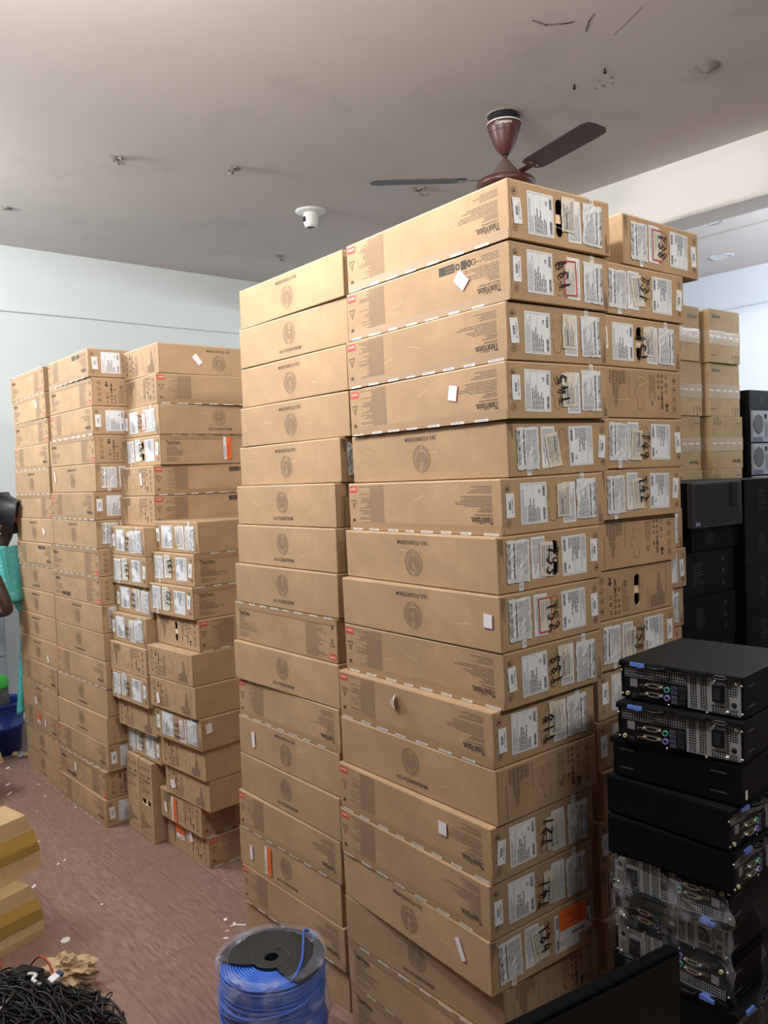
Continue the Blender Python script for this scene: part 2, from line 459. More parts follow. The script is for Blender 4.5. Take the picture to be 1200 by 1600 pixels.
def face_wall(fc, e, hole, mat):
    """flat cardboard side, inset by e from the edges, with an optional handle hole cut through"""
    w, h = fc.w, fc.h
    if not hole:
        fc.poly([(e, e), (w-e, e), (w-e, h-e), (e, h-e)], mat, 0); return
    ca, cb, rw, hh = hole
    pts = stadium(ca, cb, rw, hh)
    n = len(pts)//2
    # right half, left half polygons around the hole
    topi, boti = (ca, h-e), (ca, e)
    right = [boti, (w-e, e), (w-e, h-e), topi] 
    seq = pts                      # starts at right top, goes over the top to left, down, back right
    q = len(pts)//4
    # loop counter-clockwise: index q = very top, index q*3+1 approx = very bottom
    it, ib = n//2, n + n//2
    rs = [seq[i % len(seq)] for i in range(ib, it+len(seq)+1)]     # bottom -> right side -> top
    ls = [seq[i] for i in range(it, ib+1)]                         # top -> left side -> bottom
    fc.poly([(ca, e), (w-e, e), (w-e, h-e), (ca, h-e)] + list(reversed(rs)), mat, 0)
    fc.poly([(ca, h-e), (e, h-e), (e, e), (ca, e)] + list(reversed(ls)), mat, 0)
    # thickness of the board around the hole
    m = len(pts)
    for i in range(m):
        a, b = pts[i], pts[(i+1) % m]
        fc.mb.poly([fc.P(*a, 0), fc.P(*b, 0), fc.P(*b, -9), fc.P(*a, -9)], 'cardboard_edge_and_highlight')
    # the flap that was pushed in
    fc.poly([(ca-rw*0.7, cb-0.012), (ca+rw*0.7, cb-0.012), (ca+rw*0.9, cb+0.010), (ca-rw*0.9, cb+0.010)], 'cardboard_edge_and_highlight', -6)

def draw_emblem(fc, ca, cb, code, rng):
    fc.ring(ca, cb, 0.0352, 0.0366, 'ink_emblem', 36)
    fc.ring(ca, cb, 0.0262, 0.0270, 'ink_emblem', 30)
    for k in range(44):                                  # lettering round the seal, too small to read
        if k in (10, 11, 32, 33): continue
        t = 2*pi*k/44; l = rng.uniform(0.0045, 0.006)
        r0 = 0.0285
        c, s_ = cos(t), sin(t); wd = 0.0011
        fc.poly([(ca+r0*c-wd*s_, cb+r0*s_+wd*c), (ca+r0*c+wd*s_, cb+r0*s_-wd*c), (ca+(r0+l)*c+wd*s_, cb+(r0+l)*s_-wd*c), (ca+(r0+l)*c-wd*s_, cb+(r0+l)*s_+wd*c)], 'ink_emblem')
    for i in range(9):                                   # rows of print inside the seal
        y = cb-0.019+i*0.0046
        hw = math.sqrt(max(0, 0.0235**2-(y-cb)**2))
        x = -hw
        while x < hw:
            l = rng.uniform(0.003, 0.009)
            if abs(x+l/2) > 0.0022 or i < 3: fc.rect(ca+x, y, ca+min(x+l, hw), y+0.0031, 'ink_emblem')
            x += l+0.0013
    fc.text('365-FS58005BRM' if code == '5' else '365-FS58007BRM', ca+0.002, cb-0.0545, 0.128, 0.0115, 'ink')

def draw_spec(fc, rng, icons=False):
    w, h = fc.w, fc.h
    L = w
    fc.rect(L*0.728, 0.006, L*0.835, h*0.86, 'cardboard_dark_print', 0.7)
    fc.text('ThinkVision.', L*0.107, h*0.742, L*0.122, h*0.135, 'ink')
    fc.words(L*0.05, h*0.615, L*0.16, h*0.655, 1, rng, 'ink_fine', fill=.6)
    fc.words(L*0.05, h*0.50, L*0.14, h*0.59, 3, rng, 'ink_fine', fill=.5)
    fc.words(L*0.05, h*0.28, L*0.27, h*0.49, 6, rng, 'ink_fine', fill=.42)
    fc.words(L*0.05, h*0.10, L*0.19, h*0.24, 4, rng, 'ink_fine', fill=.42)
    fc.words(L*0.730, h*0.06, L*0.92, h*0.84, 26, rng, 'ink_fine', fill=.42, rag=0.45)
    fc.rect(L*0.932, h*0.065, L*0.992, h*0.20, 'ink_red')
    fc.text('Lenovo', L*0.962, h*0.133, L*0.046, h*0.070, 'ink_pale', z=1.6)
    a, b, q = L*0.962, h*0.44, 0.0125
    fc.line([(a-q, b-q*.8), (a+q, b-q*.8), (a, b+q*1.2), (a-q, b-q*.8)], 0.0018, 'ink')
    fc.rect(a-0.0009, b-0.004, a+0.0009, b+0.006, 'ink'); fc.rect(a-0.0009, b-0.008, a+0.0009, b-0.006, 'ink')
    for k in range(4): fc.rect(L*0.955+k*0.0035, h*0.76, L*0.955+k*0.0035+0.0022, h*0.87, 'ink')
    if icons:
        fc.rect(L*0.285, h*0.10, L*0.375, h*0.26, 'ink'); fc.words(L*0.29, h*0.12, L*0.37, h*0.24, 2, rng, 'ink_fine', z=1.6, fill=.5)
        fc.ring(L*0.268, h*0.18, 0.004, 0.0085, 'ink', 12)
        fc.rect(L*0.22, h*0.10, L*0.25, h*0.26, 'ink'); fc.ring(L*0.205, h*0.18, 0.003, 0.009, 'ink', 12); fc.ring(L*0.180, h*0.18, 0.006, 0.008, 'ink', 12)

def draw_circles(fc, ca, rng):
    h = fc.h
    for i, cb in enumerate((0.20, 0.40, 0.60, 0.80)):
        b = h*cb
        fc.ring(ca, b, 0.0088, 0.0099, 'ink', 20)
        if i == 0: fc.rect(ca-.003, b-.005, ca-.001, b+.005, 'ink'); fc.rect(ca+.001, b-.005, ca+.003, b+.005, 'ink')
        elif i == 1: fc.poly([(ca-.004, b), (ca+.004, b), (ca, b+.006)], 'ink'); fc.rect(ca-.001, b-.005, ca+.001, b, 'ink')
        elif i == 2: fc.poly([(ca-.005, b+.003), (ca+.005, b+.003), (ca, b-.005)], 'ink')
        else: fc.rect(ca-.004, b-.004, ca+.001, b+.005, 'ink'); fc.rect(ca+.002, b-.003, ca+.005, b+.002, 'ink')

def draw_handle(fc, closed=True):
    ca, cb, rw, hh = fc.w*0.475, fc.h*0.5, 0.0135, 0.046
    if closed:
        for a0, a1 in ((-0.1, pi*1.05), (pi*0.95, 2*pi+0.1)):
            pass
        pts = stadium(ca, cb, rw, hh)
        fc.line(pts[:9]+[(ca-rw, cb+0.012)], 0.0016, 'ink_fine')
        fc.line([(ca-rw, cb-0.012)]+pts[9:]+[(ca+rw, cb-0.020)], 0.0016, 'ink_fine')
        fc.line([(x+0.001, y) for x, y in pts[1:8]], 0.0012, 'cardboard_edge_and_highlight', 1.8)  # highlight painted beside the handle slit
        fc.line([(ca-rw, cb+0.012), (ca-rw-0.012, cb+0.011), (ca-rw-0.012, cb-0.011), (ca-rw, cb-0.012)], 0.0014, 'ink_fine')

def draw_symbols(fc, rng):
    w, h = fc.w, fc.h
    # block of vertical print columns hanging from the top
    n = 15
    for i in range(n):
        x = w*(0.115+0.013*i)
        t = i/(n-1)
        ln = h*(0.22+0.52*math.exp(-((t-0.36)/0.16)**2)+rng.uniform(0, 0.05))
        y = h*0.93
        while y > h*0.93-ln:
            l = rng.uniform(0.005, 0.014); fc.rect(x, max(y-l, h*0.93-ln), x+w*0.0068, y, 'ink_fine' if i % 3 else 'ink'); y -= l+0.0018
    for y0, y1 in ((0.06, 0.42), (0.46, 0.70)): fc.rect(w*0.085, h*y0, w*0.092, h*y1, 'ink_fine')
    fc.rect(w*0.335, h*0.42, w*0.340, h*0.92, 'ink_fine')
    draw_handle(fc)
    fc.words(w*0.585, h*0.14, w*0.665, h*0.90, 5, rng, 'ink_fine', vert=True, fill=.42, rag=.4, align='t')
    fc.text('CE', w*0.622, h*0.32, h*0.11, 0.0095, 'ink', rot=-90)
    for i in range(5):
        for j in range(2):
            a, b = w*(0.70+j*0.045), h*(0.88-i*0.115)
            if i == 3 and j == 0: continue
            fc.ring(a, b, 0.0026, 0.0052, 'ink', 10)
    fc.text('HDMI', w*0.745, h*0.34, h*0.28, 0.010, 'ink', rot=-90)
    fc.text('FC', w*0.80, h*0.86, 0.012, 0.008, 'ink', rot=-90)
    fc.ring(w*0.80, h*0.70, 0.003, 0.006, 'ink', 12); fc.ring(w*0.80, h*0.56, 0.004, 0.0055, 'ink', 12)
    fc.poly([(w*0.79, h*0.14), (w*0.825, h*0.16), (w*0.81, h*0.22), (w*0.835, h*0.27), (w*0.80, h*0.33), (w*0.785, h*0.26), (w*0.80, h*0.21)], 'ink')
    draw_circles(fc, w*0.905, rng)

_BODY = {}
def carton_body(kind_l, kind_r, o, var):
    """unit carton; left face in the plane x=0, right face in the plane y=0, near corner at the origin"""
    key = (kind_l, kind_r, o, var)
    if key in _BODY: return _BODY[key]
    rng = random.Random(hash_str(str(key)))
    mb = MB()
    DX, DY = (CW, CL) if o == 0 else (CL, CW)
    h = CH - 0.0022
    e = 0.0022
    # rounded edges of the board
    bm = bmesh.new(); bmesh.ops.create_cube(bm, size=1)
    for v in bm.verts: v.co = Vector(((v.co.x+.5)*DX, (v.co.y+.5)*DY, (v.co.z+.5)*h))
    bmesh.ops.bevel(bm, geom=list(bm.edges), offset=e, segments=2, affect='EDGES', profile=0.5)
    bm.verts.index_update()
    vs = [v.co.copy() for v in bm.verts]; fs = []
    for f in bm.faces:
        n = f.normal
        if n.y < -0.99 and f.calc_area() > 0.01: continue      # right side built below
        if n.x < -0.99 and f.calc_area() > 0.01: continue      # left side built below
        fs.append(tuple(v.index for v in f.verts))
    bm.free()
    for v in vs:                                              # handled boxes are never quite true
        pass
    mb.mesh(vs, fs, 'cardboard')
    fl = Face(mb, (0, DY, 0), (0, -1, 0), (0, 0, 1), DY, h, False)
    fr = Face(mb, (0, 0, 0), (1, 0, 0), (0, 0, 1), DX, h, False)
    for fc, k in ((fl, kind_l), (fr, kind_r)):
        inv = k.endswith('i'); base = k.rstrip('i')
        hole = None
        fi = Face(mb, fc.o, fc.ex, fc.ey, fc.w, fc.h, inv)
        if base in ('labo', 'symo'): hole = (fc.w*0.475, fc.h*0.5, 0.0135, 0.046)
        face_wall(fi, e, hole, 'cardboard')
        if base in ('L5', 'L7'): draw_emblem(fi, fi.w*0.50, fi.h*0.575, base[1], rng)
        elif base in ('S', 'X'): draw_spec(fi, rng, base == 'X')
        elif base.startswith('sym'): draw_symbols(fi, rng)
        elif base.startswith('lab'):
            draw_circles(fi, fi.w*0.055, rng)
            if base == 'lab': draw_handle(fi)
            for i in range(6):
                ln = fi.h*rng.uniform(0.1, 0.45); fi.rect(fi.w*(0.945+0.007*i), fi.h*0.04, fi.w*(0.945+0.007*i)+0.0015, fi.h*0.04+ln, 'ink_fine')
        # creases and the line where the flap meets the side
        for q in range(2):
            a = rng.uniform(.15, .85)*fc.w; b = rng.uniform(.2, .8)*fc.h
            fc.line([(a, b), (a+rng.uniform(-.06, .06), b+rng.uniform(-.02, .02))], 0.0008, 'cardboard_edge_and_highlight', 0.4)
    # board edges at near corner and lid; lid lines brightened as painted highlights
    fr.rect(0.0045, 0.003, 0.0058, h-0.003, 'ink_fine', 0.5)
    fl.rect(0.004, h-0.0042, DY-0.004, h-0.0022, 'cardboard_edge_and_highlight', 0.6)
    fr.rect(0.004, h-0.0038, DX-0.004, h-0.0024, 'cardboard_edge_and_highlight', 0.6)
    # seam in the top
    ft = Face(mb, (0, 0, h), (1, 0, 0), (0, 1, 0), DX, DY)
    if o == 0: ft.rect(0.01, DY*0.5-0.001, DX-0.01, DY*0.5+0.001, 'ink_fine')
    else: ft.rect(0.01, DY*0.5-0.001, DX-0.01, DY*0.5+0.001, 'ink_fine')
    _BODY[key] = mb.data('carton_body')
    return _BODY[key]

def hash_str(s):
    v = 7
    for ch in s: v = (v*131+ord(ch)) % 1000003
    return v

# ---- labels: drawn in x,y about their own centre, facing +z
_LAB = {}
def sheet(mb, w, h, mat, rng, crinkle=0.0, nx=1, ny=1, skew=0.0):
    vs = []
    for j in range(ny+1):
        for i in range(nx+1):
            x = -w/2+w*i/nx; y = -h/2+h*j/ny
            edge = (i in (0, nx)) or (j in (0, ny))
            z = 0.0 if crinkle == 0 else rng.uniform(0.0002, crinkle)*(0.5 if edge else 1)
            if crinkle and edge: x += rng.uniform(-.0016, .0016); y += rng.uniform(-.0016, .0016)
            vs.append((x+skew*y, y, z))
    fs = [(j*(nx+1)+i, j*(nx+1)+i+1, (j+1)*(nx+1)+i+1, (j+1)*(nx+1)+i) for j in range(ny) for i in range(nx)]
    mb.mesh(vs, fs, mat)
def label_data(kind, var):
    key = (kind, var)
    if key in _LAB: return _LAB[key]
    rng = random.Random(hash_str(kind)*7+var); mb = MB()
    def F(w, h, z=0.0004, inv=False): return Face(mb, (-w/2, -h/2, z), (1, 0, 0), (0, 1, 0), w, h, inv, lift=0.0002)
    if kind == 'shipping_label':
        w, h = 0.094, 0.102
        sheet(mb, w, h, 'label_white', rng)
        f = F(w, h)
        f.line([(.004, .004), (w-.004, .004), (w-.004, h-.004), (.004, h-.004), (.004, .004)], 0.0006, 'label_ink_grey')
        f.line([(w*.24, .004), (w*.24, h-.004)], 0.0005, 'label_ink_grey'); f.line([(w*.48, h*.62), (w*.48, h-.004)], 0.0005, 'label_ink_grey')
        f.words(w*.06, h*.06, w*.22, h*.90, 4, rng, 'label_ink_grey', vert=True, fill=.4, rag=.4)
        f.words(w*.27, h*.06, w*.60, h*.72, 5, rng, 'label_ink', vert=True, fill=.5, rag=.45)
        f.words(w*.61, h*.06, w*.74, h*.60, 2, rng, 'label_ink', vert=True, fill=.5, rag=.3)
        for k in range(16):
            y = h*.08+k*0.0019; f.rect(w*.84, y, w*.93, y+rng.uniform(.0006, .0014), 'label_ink')
        for k in range(14):
            y = h*.66+k*0.0019; f.rect(w*.84, y, w*.93, y+rng.uniform(.0006, .0014), 'label_ink')
        f.text('CE', w*.72, h*.78, .010, .007, 'label_ink', rot=90)
    elif kind == 'barcode_label':
        w, h = 0.028, 0.060
        sheet(mb, w, h, 'label_white', rng); f = F(w, h)
        y = h*.34
        while y < h*.66:
            t = rng.uniform(.0006, .0018); f.rect(w*.30, y, w*.58, y+t, 'label_ink'); y += t+rng.uniform(.0006, .0013)
        f.text('ML-Y23080018', w*.76, h*.5, h*.62, w*.13, 'label_ink', rot=90)
    elif kind == 'text_label':
        w, h = 0.050, 0.104
        sheet(mb, w, h, 'label_white', rng); f = F(w, h)
        f.words(w*.10, h*.05, w*.92, h*.95, 8, rng, 'label_ink_grey', vert=True, fill=.45, rag=.6)
    elif kind == 'cream_label':
        w, h = 0.050, 0.086
        sheet(mb, w, h, 'label_cream', rng, 0.0016, 4, 6, skew=rng.uniform(-.06, .06)); f = F(w, h, 0.0018)
        f.words(w*.12, h*.08, w*.90, h*.92, 6, rng, 'label_ink_grey', vert=True, fill=.4, rag=.5)
        f.words(w*.30, h*.10, w*.42, h*.80, 1, rng, 'label_ink', vert=True, fill=.5, rag=.6)
    elif kind == 'red_frame_label':
        w, h = 0.050, 0.090
        sheet(mb, w, h, 'label_cream', rng); f = F(w, h)
        f.line([(.003, .003), (w-.003, .003), (w-.003, h-.003), (.003, h-.003), (.003, .003)], 0.0036, 'label_red')
        f.words(w*.18, h*.10, w*.85, h*.80, 5, rng, 'label_ink_grey', vert=True, fill=.4, rag=.5)
    elif kind == 'film_label':
        w, h = 0.078, 0.104
        sheet(mb, w, h, 'label_film', rng, 0.0030, 7, 9); f = F(w, h, 0.0030)
        f.text('MO # LSMXZ2208', w*.90, h*.48, h*.80, w*.085, 'label_ink', rot=90)
        for k in range(26):
            y = h*.06+k*0.0034; f.rect(w*.955, y, w*.99, y+rng.uniform(.0010, .0022), 'label_ink')
        f.words(w*.10, h*.05, w*.62, h*.92, 7, rng, 'label_ink_grey', vert=True, fill=.28, rag=.35)
        f.words(w*.66, h*.06, w*.74, h*.92, 1, rng, 'label_ink', vert=True, fill=.5, rag=.6)
    elif kind == 'tape_strip':
        w, h = 0.016, 0.022
        sheet(mb, w, h, 'tape_printed_white', rng); f = F(w, h); f.rect(w*.2, h*.3, w*.35, h*.7, 'label_ink_grey'); f.rect(w*.5, h*.35, w*.7, h*.65, 'label_ink_grey')
    elif kind == 'orange_sticker':
        w, h = 0.044, 0.105
        sheet(mb, w, h, 'sticker_white', rng); f = F(w, h)
        f.rect(w*.36, 0, w, h, 'ink_orange')
        f.words(w*.48, h*.15, w*.88, h*.85, 3, rng, 'ink_red', vert=True, fill=.4, rag=.6, z=2)
        f.words(w*.10, h*.1, w*.26, h*.9, 1, rng, 'label_ink', vert=True, fill=.5, rag=.5)
    elif kind == 'blank_sticker':
        w, h = 0.030, 0.045
        sheet(mb, w, h, 'sticker_pink', rng); f = F(w, h); f.rect(.0012, .0012, w-.0012, h-.0012, 'sticker_white')
    elif kind == 'torn_sticker':
        mb.mesh([(-.014, -.022, 0), (.010, -.018, .012), (.014, .004, .022), (.004, .024, .004), (-.010, .010, .001), (-.016, -.004, .010)], [(0, 1, 2, 4), (2, 3, 4), (0, 4, 5)], 'sticker_white')
    elif kind in ('packing_tape_bottom', 'packing_tape_end'):
        L = CL if kind.endswith('bottom') else CW
        t = 0.023
        mb.mesh([(-L/2+.002, 0, 0), (L/2-.002, 0, 0), (L/2-.002, t, 0), (-L/2+.002, t, 0)], [(0, 1, 2, 3)], 'packing_tape')
        f = Face(mb, (-L/2, 0, 0.0004), (1, 0, 0), (0, 1, 0), L, t, lift=0.0002)
        x = rng.uniform(.01, .04)
        while x < L-.05:
            l = rng.uniform(.035, .055); y1 = rng.uniform(.0035, .0062)
            f.rect(x, -0.0005, x+l, y1, 'tape_printed_white')
            f.words(x+.004, .001, x+l-.004, y1-.001, 1, rng, 'label_ink_grey', fill=.7, rag=.8, z=2)
            x += l+rng.uniform(.028, .045)
    _LAB[key] = mb.data(kind)
    return _LAB[key]

def writing_data(txt):
    """marker strokes; unit height about 34 mm, drawn upright about the centre"""
    key = ('marker', txt)
    if key in _LAB: return _LAB[key]
    G = {'T': [[(0, 1), (.7, .95)], [(.35, .97), (.3, 0)]], '1': [[(.3, 1), (.28, 0)]], '2': [[(.05, .8), (.3, 1), (.55, .75), (.05, .05), (.6, .08)]],
         '3': [[(.05, .9), (.4, 1), (.5, .75), (.2, .55), (.55, .35), (.35, .03), (0, .12)]], '4': [[(.35, 1), (0, .4), (.6, .42)], [(.42, .7), (.4, 0)]],
         '5': [[(.55, 1), (.1, .95), (.08, .58), (.45, .6), (.55, .3), (.3, 0), (0, .1)]], '6': [[(.5, 1), (.1, .5), (.15, .08), (.5, .1), (.5, .45), (.12, .42)]],
         '7': [[(0, .95), (.6, 1), (.2, 0)], [(.1, .5), (.5, .52)]], '8': [[(.5, .85), (.2, 1), (.08, .75), (.5, .3), (.3, 0), (.05, .25), (.5, .85)]],
         '9': [[(.5, .6), (.1, .55), (.1, .9), (.45, 1), (.5, .6), (.4, 0)]]}
    rng = random.Random(hash_str(txt)); mb = MB()
    f = Face(mb, (0, 0, 0), (1, 0, 0), (0, 1, 0), 1, 1, lift=0.0035)
    s = 0.033; x = -len(txt)*0.40*s
    for ch in txt:
        for st in G[ch]:
            f.line([(x+a*s*.85+rng.uniform(-.0008, .0008), (b-.5)*s*1.1+rng.uniform(-.0008, .0008)) for a, b in st], 0.0040, 'marker')
        x += 0.78*s
    _LAB[key] = mb.data('marker_writing')
    return _LAB[key]

def stick(root, name, data, plane, s, t, rot=0, lift=0.0012, label=None, sx=1.0, sy=1.0):
    """plane = (origin, ex, ey) of a side of the carton, s,t in metres on it"""
    o_, ex, ey = plane; n = ex.cross(ey)
    Mx = Matrix((ex, ey, n)).transposed().to_4x4()
    Mx.translation = o_ + ex*s + ey*t + n*lift
    Mx = Mx @ Matrix.Rotation(R(rot), 4, 'Z') @ Matrix.Diagonal((sx, sy, 1, 1))
    o = put(name, data, root, mat=Mx)
    if label: o['label'] = label
    return o

ORD = ['topmost', 'second from top', 'third from top', 'fourth from top', 'fifth from top', 'sixth from top', 'seventh from top', 'eighth from top', 'ninth from top', 'tenth from top', 'eleventh from top', 'twelfth from top', 'thirteenth from top', 'fourteenth from top', 'fifteenth from top', 'sixteenth from top', 'lowest']
STACK_NAME = {'A': 'the front corner stack', 'B': 'the stack left of front corner', 'C': 'the stack right of front corner',
              'G': 'the half-hidden right stack', 'D1': 'the leftmost stack', 'D2': 'the second stack from left',
              'D3': 'the raised middle stack', 'D4': 'the narrow middle stack', 'D5': 'the low middle stack'}
def describe(bl, br, ext, o):
    a = bl.rstrip('i')
    w = []
    kinds = [e[1] for e in ext]
    if 'o' in kinds: w.append('with an orange sticker')
    elif 't' in kinds: w.append('with a torn sticker')
    elif 'w' in kinds: w.append('with a white sticker')
    elif a in ('L5', 'L7') or br.rstrip('i') in ('L5', 'L7'): w.append('with a round seal')
    elif a in ('S', 'X') or br.rstrip('i') in ('S', 'X'): w.append('with red printed tag')
    elif 'sym' in (a[:3], br[:3]): w.append('with printed symbols')
    elif 'lab' in (a[:3], br[:3]): w.append('with white labels')
    return w[0] if w else 'with plain sides'

def build_carton(stack, k, x, y, z, yawd, bl, br, ext, L, W, h, tl, tw, o):
    rng = random.Random(hash_str(stack)*31+k)
    def split(c):
        c, _, wr = c.partition(':')
        inv = c.endswith('i'); b = c.rstrip('i')
        red = b == 'labr'; b = 'lab' if b in ('labr', 'lab') else b
        return b, inv, red, wr
    l, li, lr, lw = split(bl); r, ri, rr_, rw_ = split(br)
    openh = {'A1', 'A7', 'C3', 'C8', 'D3_4', 'D4_9', 'D5_4'}
    kid = stack+('_' if stack[0] == 'D' else '')+str(k)
    lk = l+('o' if kid in openh and l in ('lab', 'sym') else '')+('i' if li else '')
    rk = r+('o' if kid in openh and r in ('lab', 'sym') else '')+('i' if ri else '')
    order = k-1 if stack not in ('D4', 'D5') else (k-10 if stack == 'D4' else k-1)
    last = {'D3': 6, 'D5': 11}.get(stack, 17)
    od = 'lowest' if (k == last) else ORD[order]
    if stack == 'D4' and k == 17: od = 'lowest flat one'
    lab = 'carton %s, %s in %s' % (describe(lk.replace('o', ''), rk.replace('o', ''), ext, o), od, STACK_NAME[stack])
    root = empty('monitor_carton', lab, 'box', (x, y, z), R(yawd), 'monitor cartons in ' + STACK_NAME[stack])
    root.rotation_euler = (math.atan(tl) if o == 0 else math.atan(tw), -math.atan(tw) if o == 0 else -math.atan(tl), R(yawd))
    DX, DY = (CW, CL) if o == 0 else (CL, CW)
    sx, sy = (W/CW, L/CL) if o == 0 else (L/CL, W/CW)
    root.scale = (sx, sy, h/CH)
    put('carton_body', carton_body(lk, rk, o, k % 2), root)
    ex0, ey0 = Vector((0, -1, 0)), Vector((0, 0, 1))
    planes = {'l': (Vector((0, DY, 0)), ex0, ey0, DY), 'r': (Vector((0, 0, 0)), Vector((1, 0, 0)), ey0, DX)}
    for side, b, inv, red, wr in (('l', l, li, lr, lw), ('r', r, ri, rr_, rw_)):
        o_, ex, ey, w = planes[side]
        if inv: o_, ex, ey = o_+ex*w+ey*CH, -ex, -ey
        P = (o_, ex, ey)
        if b == 'lab':
            v = rng.randrange(3); j = lambda a=.004: rng.uniform(-a, a)
            stick(root, 'barcode_label', label_data('barcode_label', 0), P, w*.075+j(), CH*.5+j(.006), rng.choice((0, 0, 4, -6)), 0.0014)
            stick(root, 'shipping_label', label_data('shipping_label', v), P, w*.285+j(.003), CH*.5+j(.003), j(1.2), 0.0010)
            stick(root, 'text_label', label_data('text_label', v), P, w*.625+j(), CH*.48+j(), j(1.5), 0.0010)
            if red: stick(root, 'red_frame_label', label_data('red_frame_label', 0), P, w*.585+j(), CH*.5+j(), j(1.5), 0.0022)
            else: stick(root, 'cream_label', label_data('cream_label', v), P, w*.575+j(.008), CH*.52+j(.008), rng.choice((0, 3, -4, 8)), 0.0022)
            stick(root, 'film_label', label_data('film_label', v), P, w*.815+j(), CH*.49+j(), j(2), 0.0012)
            stick(root, 'tape_strip', label_data('tape_strip', 0), P, w*.80+j(.01), CH*.915, j(2), 0.0010)
            if wr:
                stick(root, 'marker_writing', writing_data(wr), P, w*.505+j(.008), CH*.52+j(.012), 90+j(12), 0.0025, label='black marker writing')
        if b in ('S', 'X'):
            # tape along the edge above the brand name
            o2, ex2, ey2 = o_+ey*CH+ex*w, -ex, -ey
            stick(root, 'packing_tape', label_data('packing_tape_bottom', k % 3), (o2, ex2, ey2), w/2, 0.0, 0, 0.0012)
    for side, t_, s, t, rot, w_, h_ in ext:
        o_, ex, ey, w = planes[side]
        fx, fz = (sy if side == 'l' else sx), h/CH
        P = (o_, ex, ey)
        if t_ == 'w': stick(root, 'blank_sticker', label_data('blank_sticker', 0), P, s/fx, t/fz, rot, 0.0026, 'blank white sticker', w_/0.030, h_/0.045)
        elif t_ == 't': stick(root, 'torn_sticker', label_data('torn_sticker', 0), P, s/fx, t/fz, rot, 0.0016, 'torn half-peeled white sticker')
        else: stick(root, 'orange_sticker', label_data('orange_sticker', 0), P, s/fx, t/fz, rot, 0.0028, 'orange and white sticker', w_/0.044 if not rot else h_/0.044, h_/0.105 if not rot else w_/0.105)
    return root
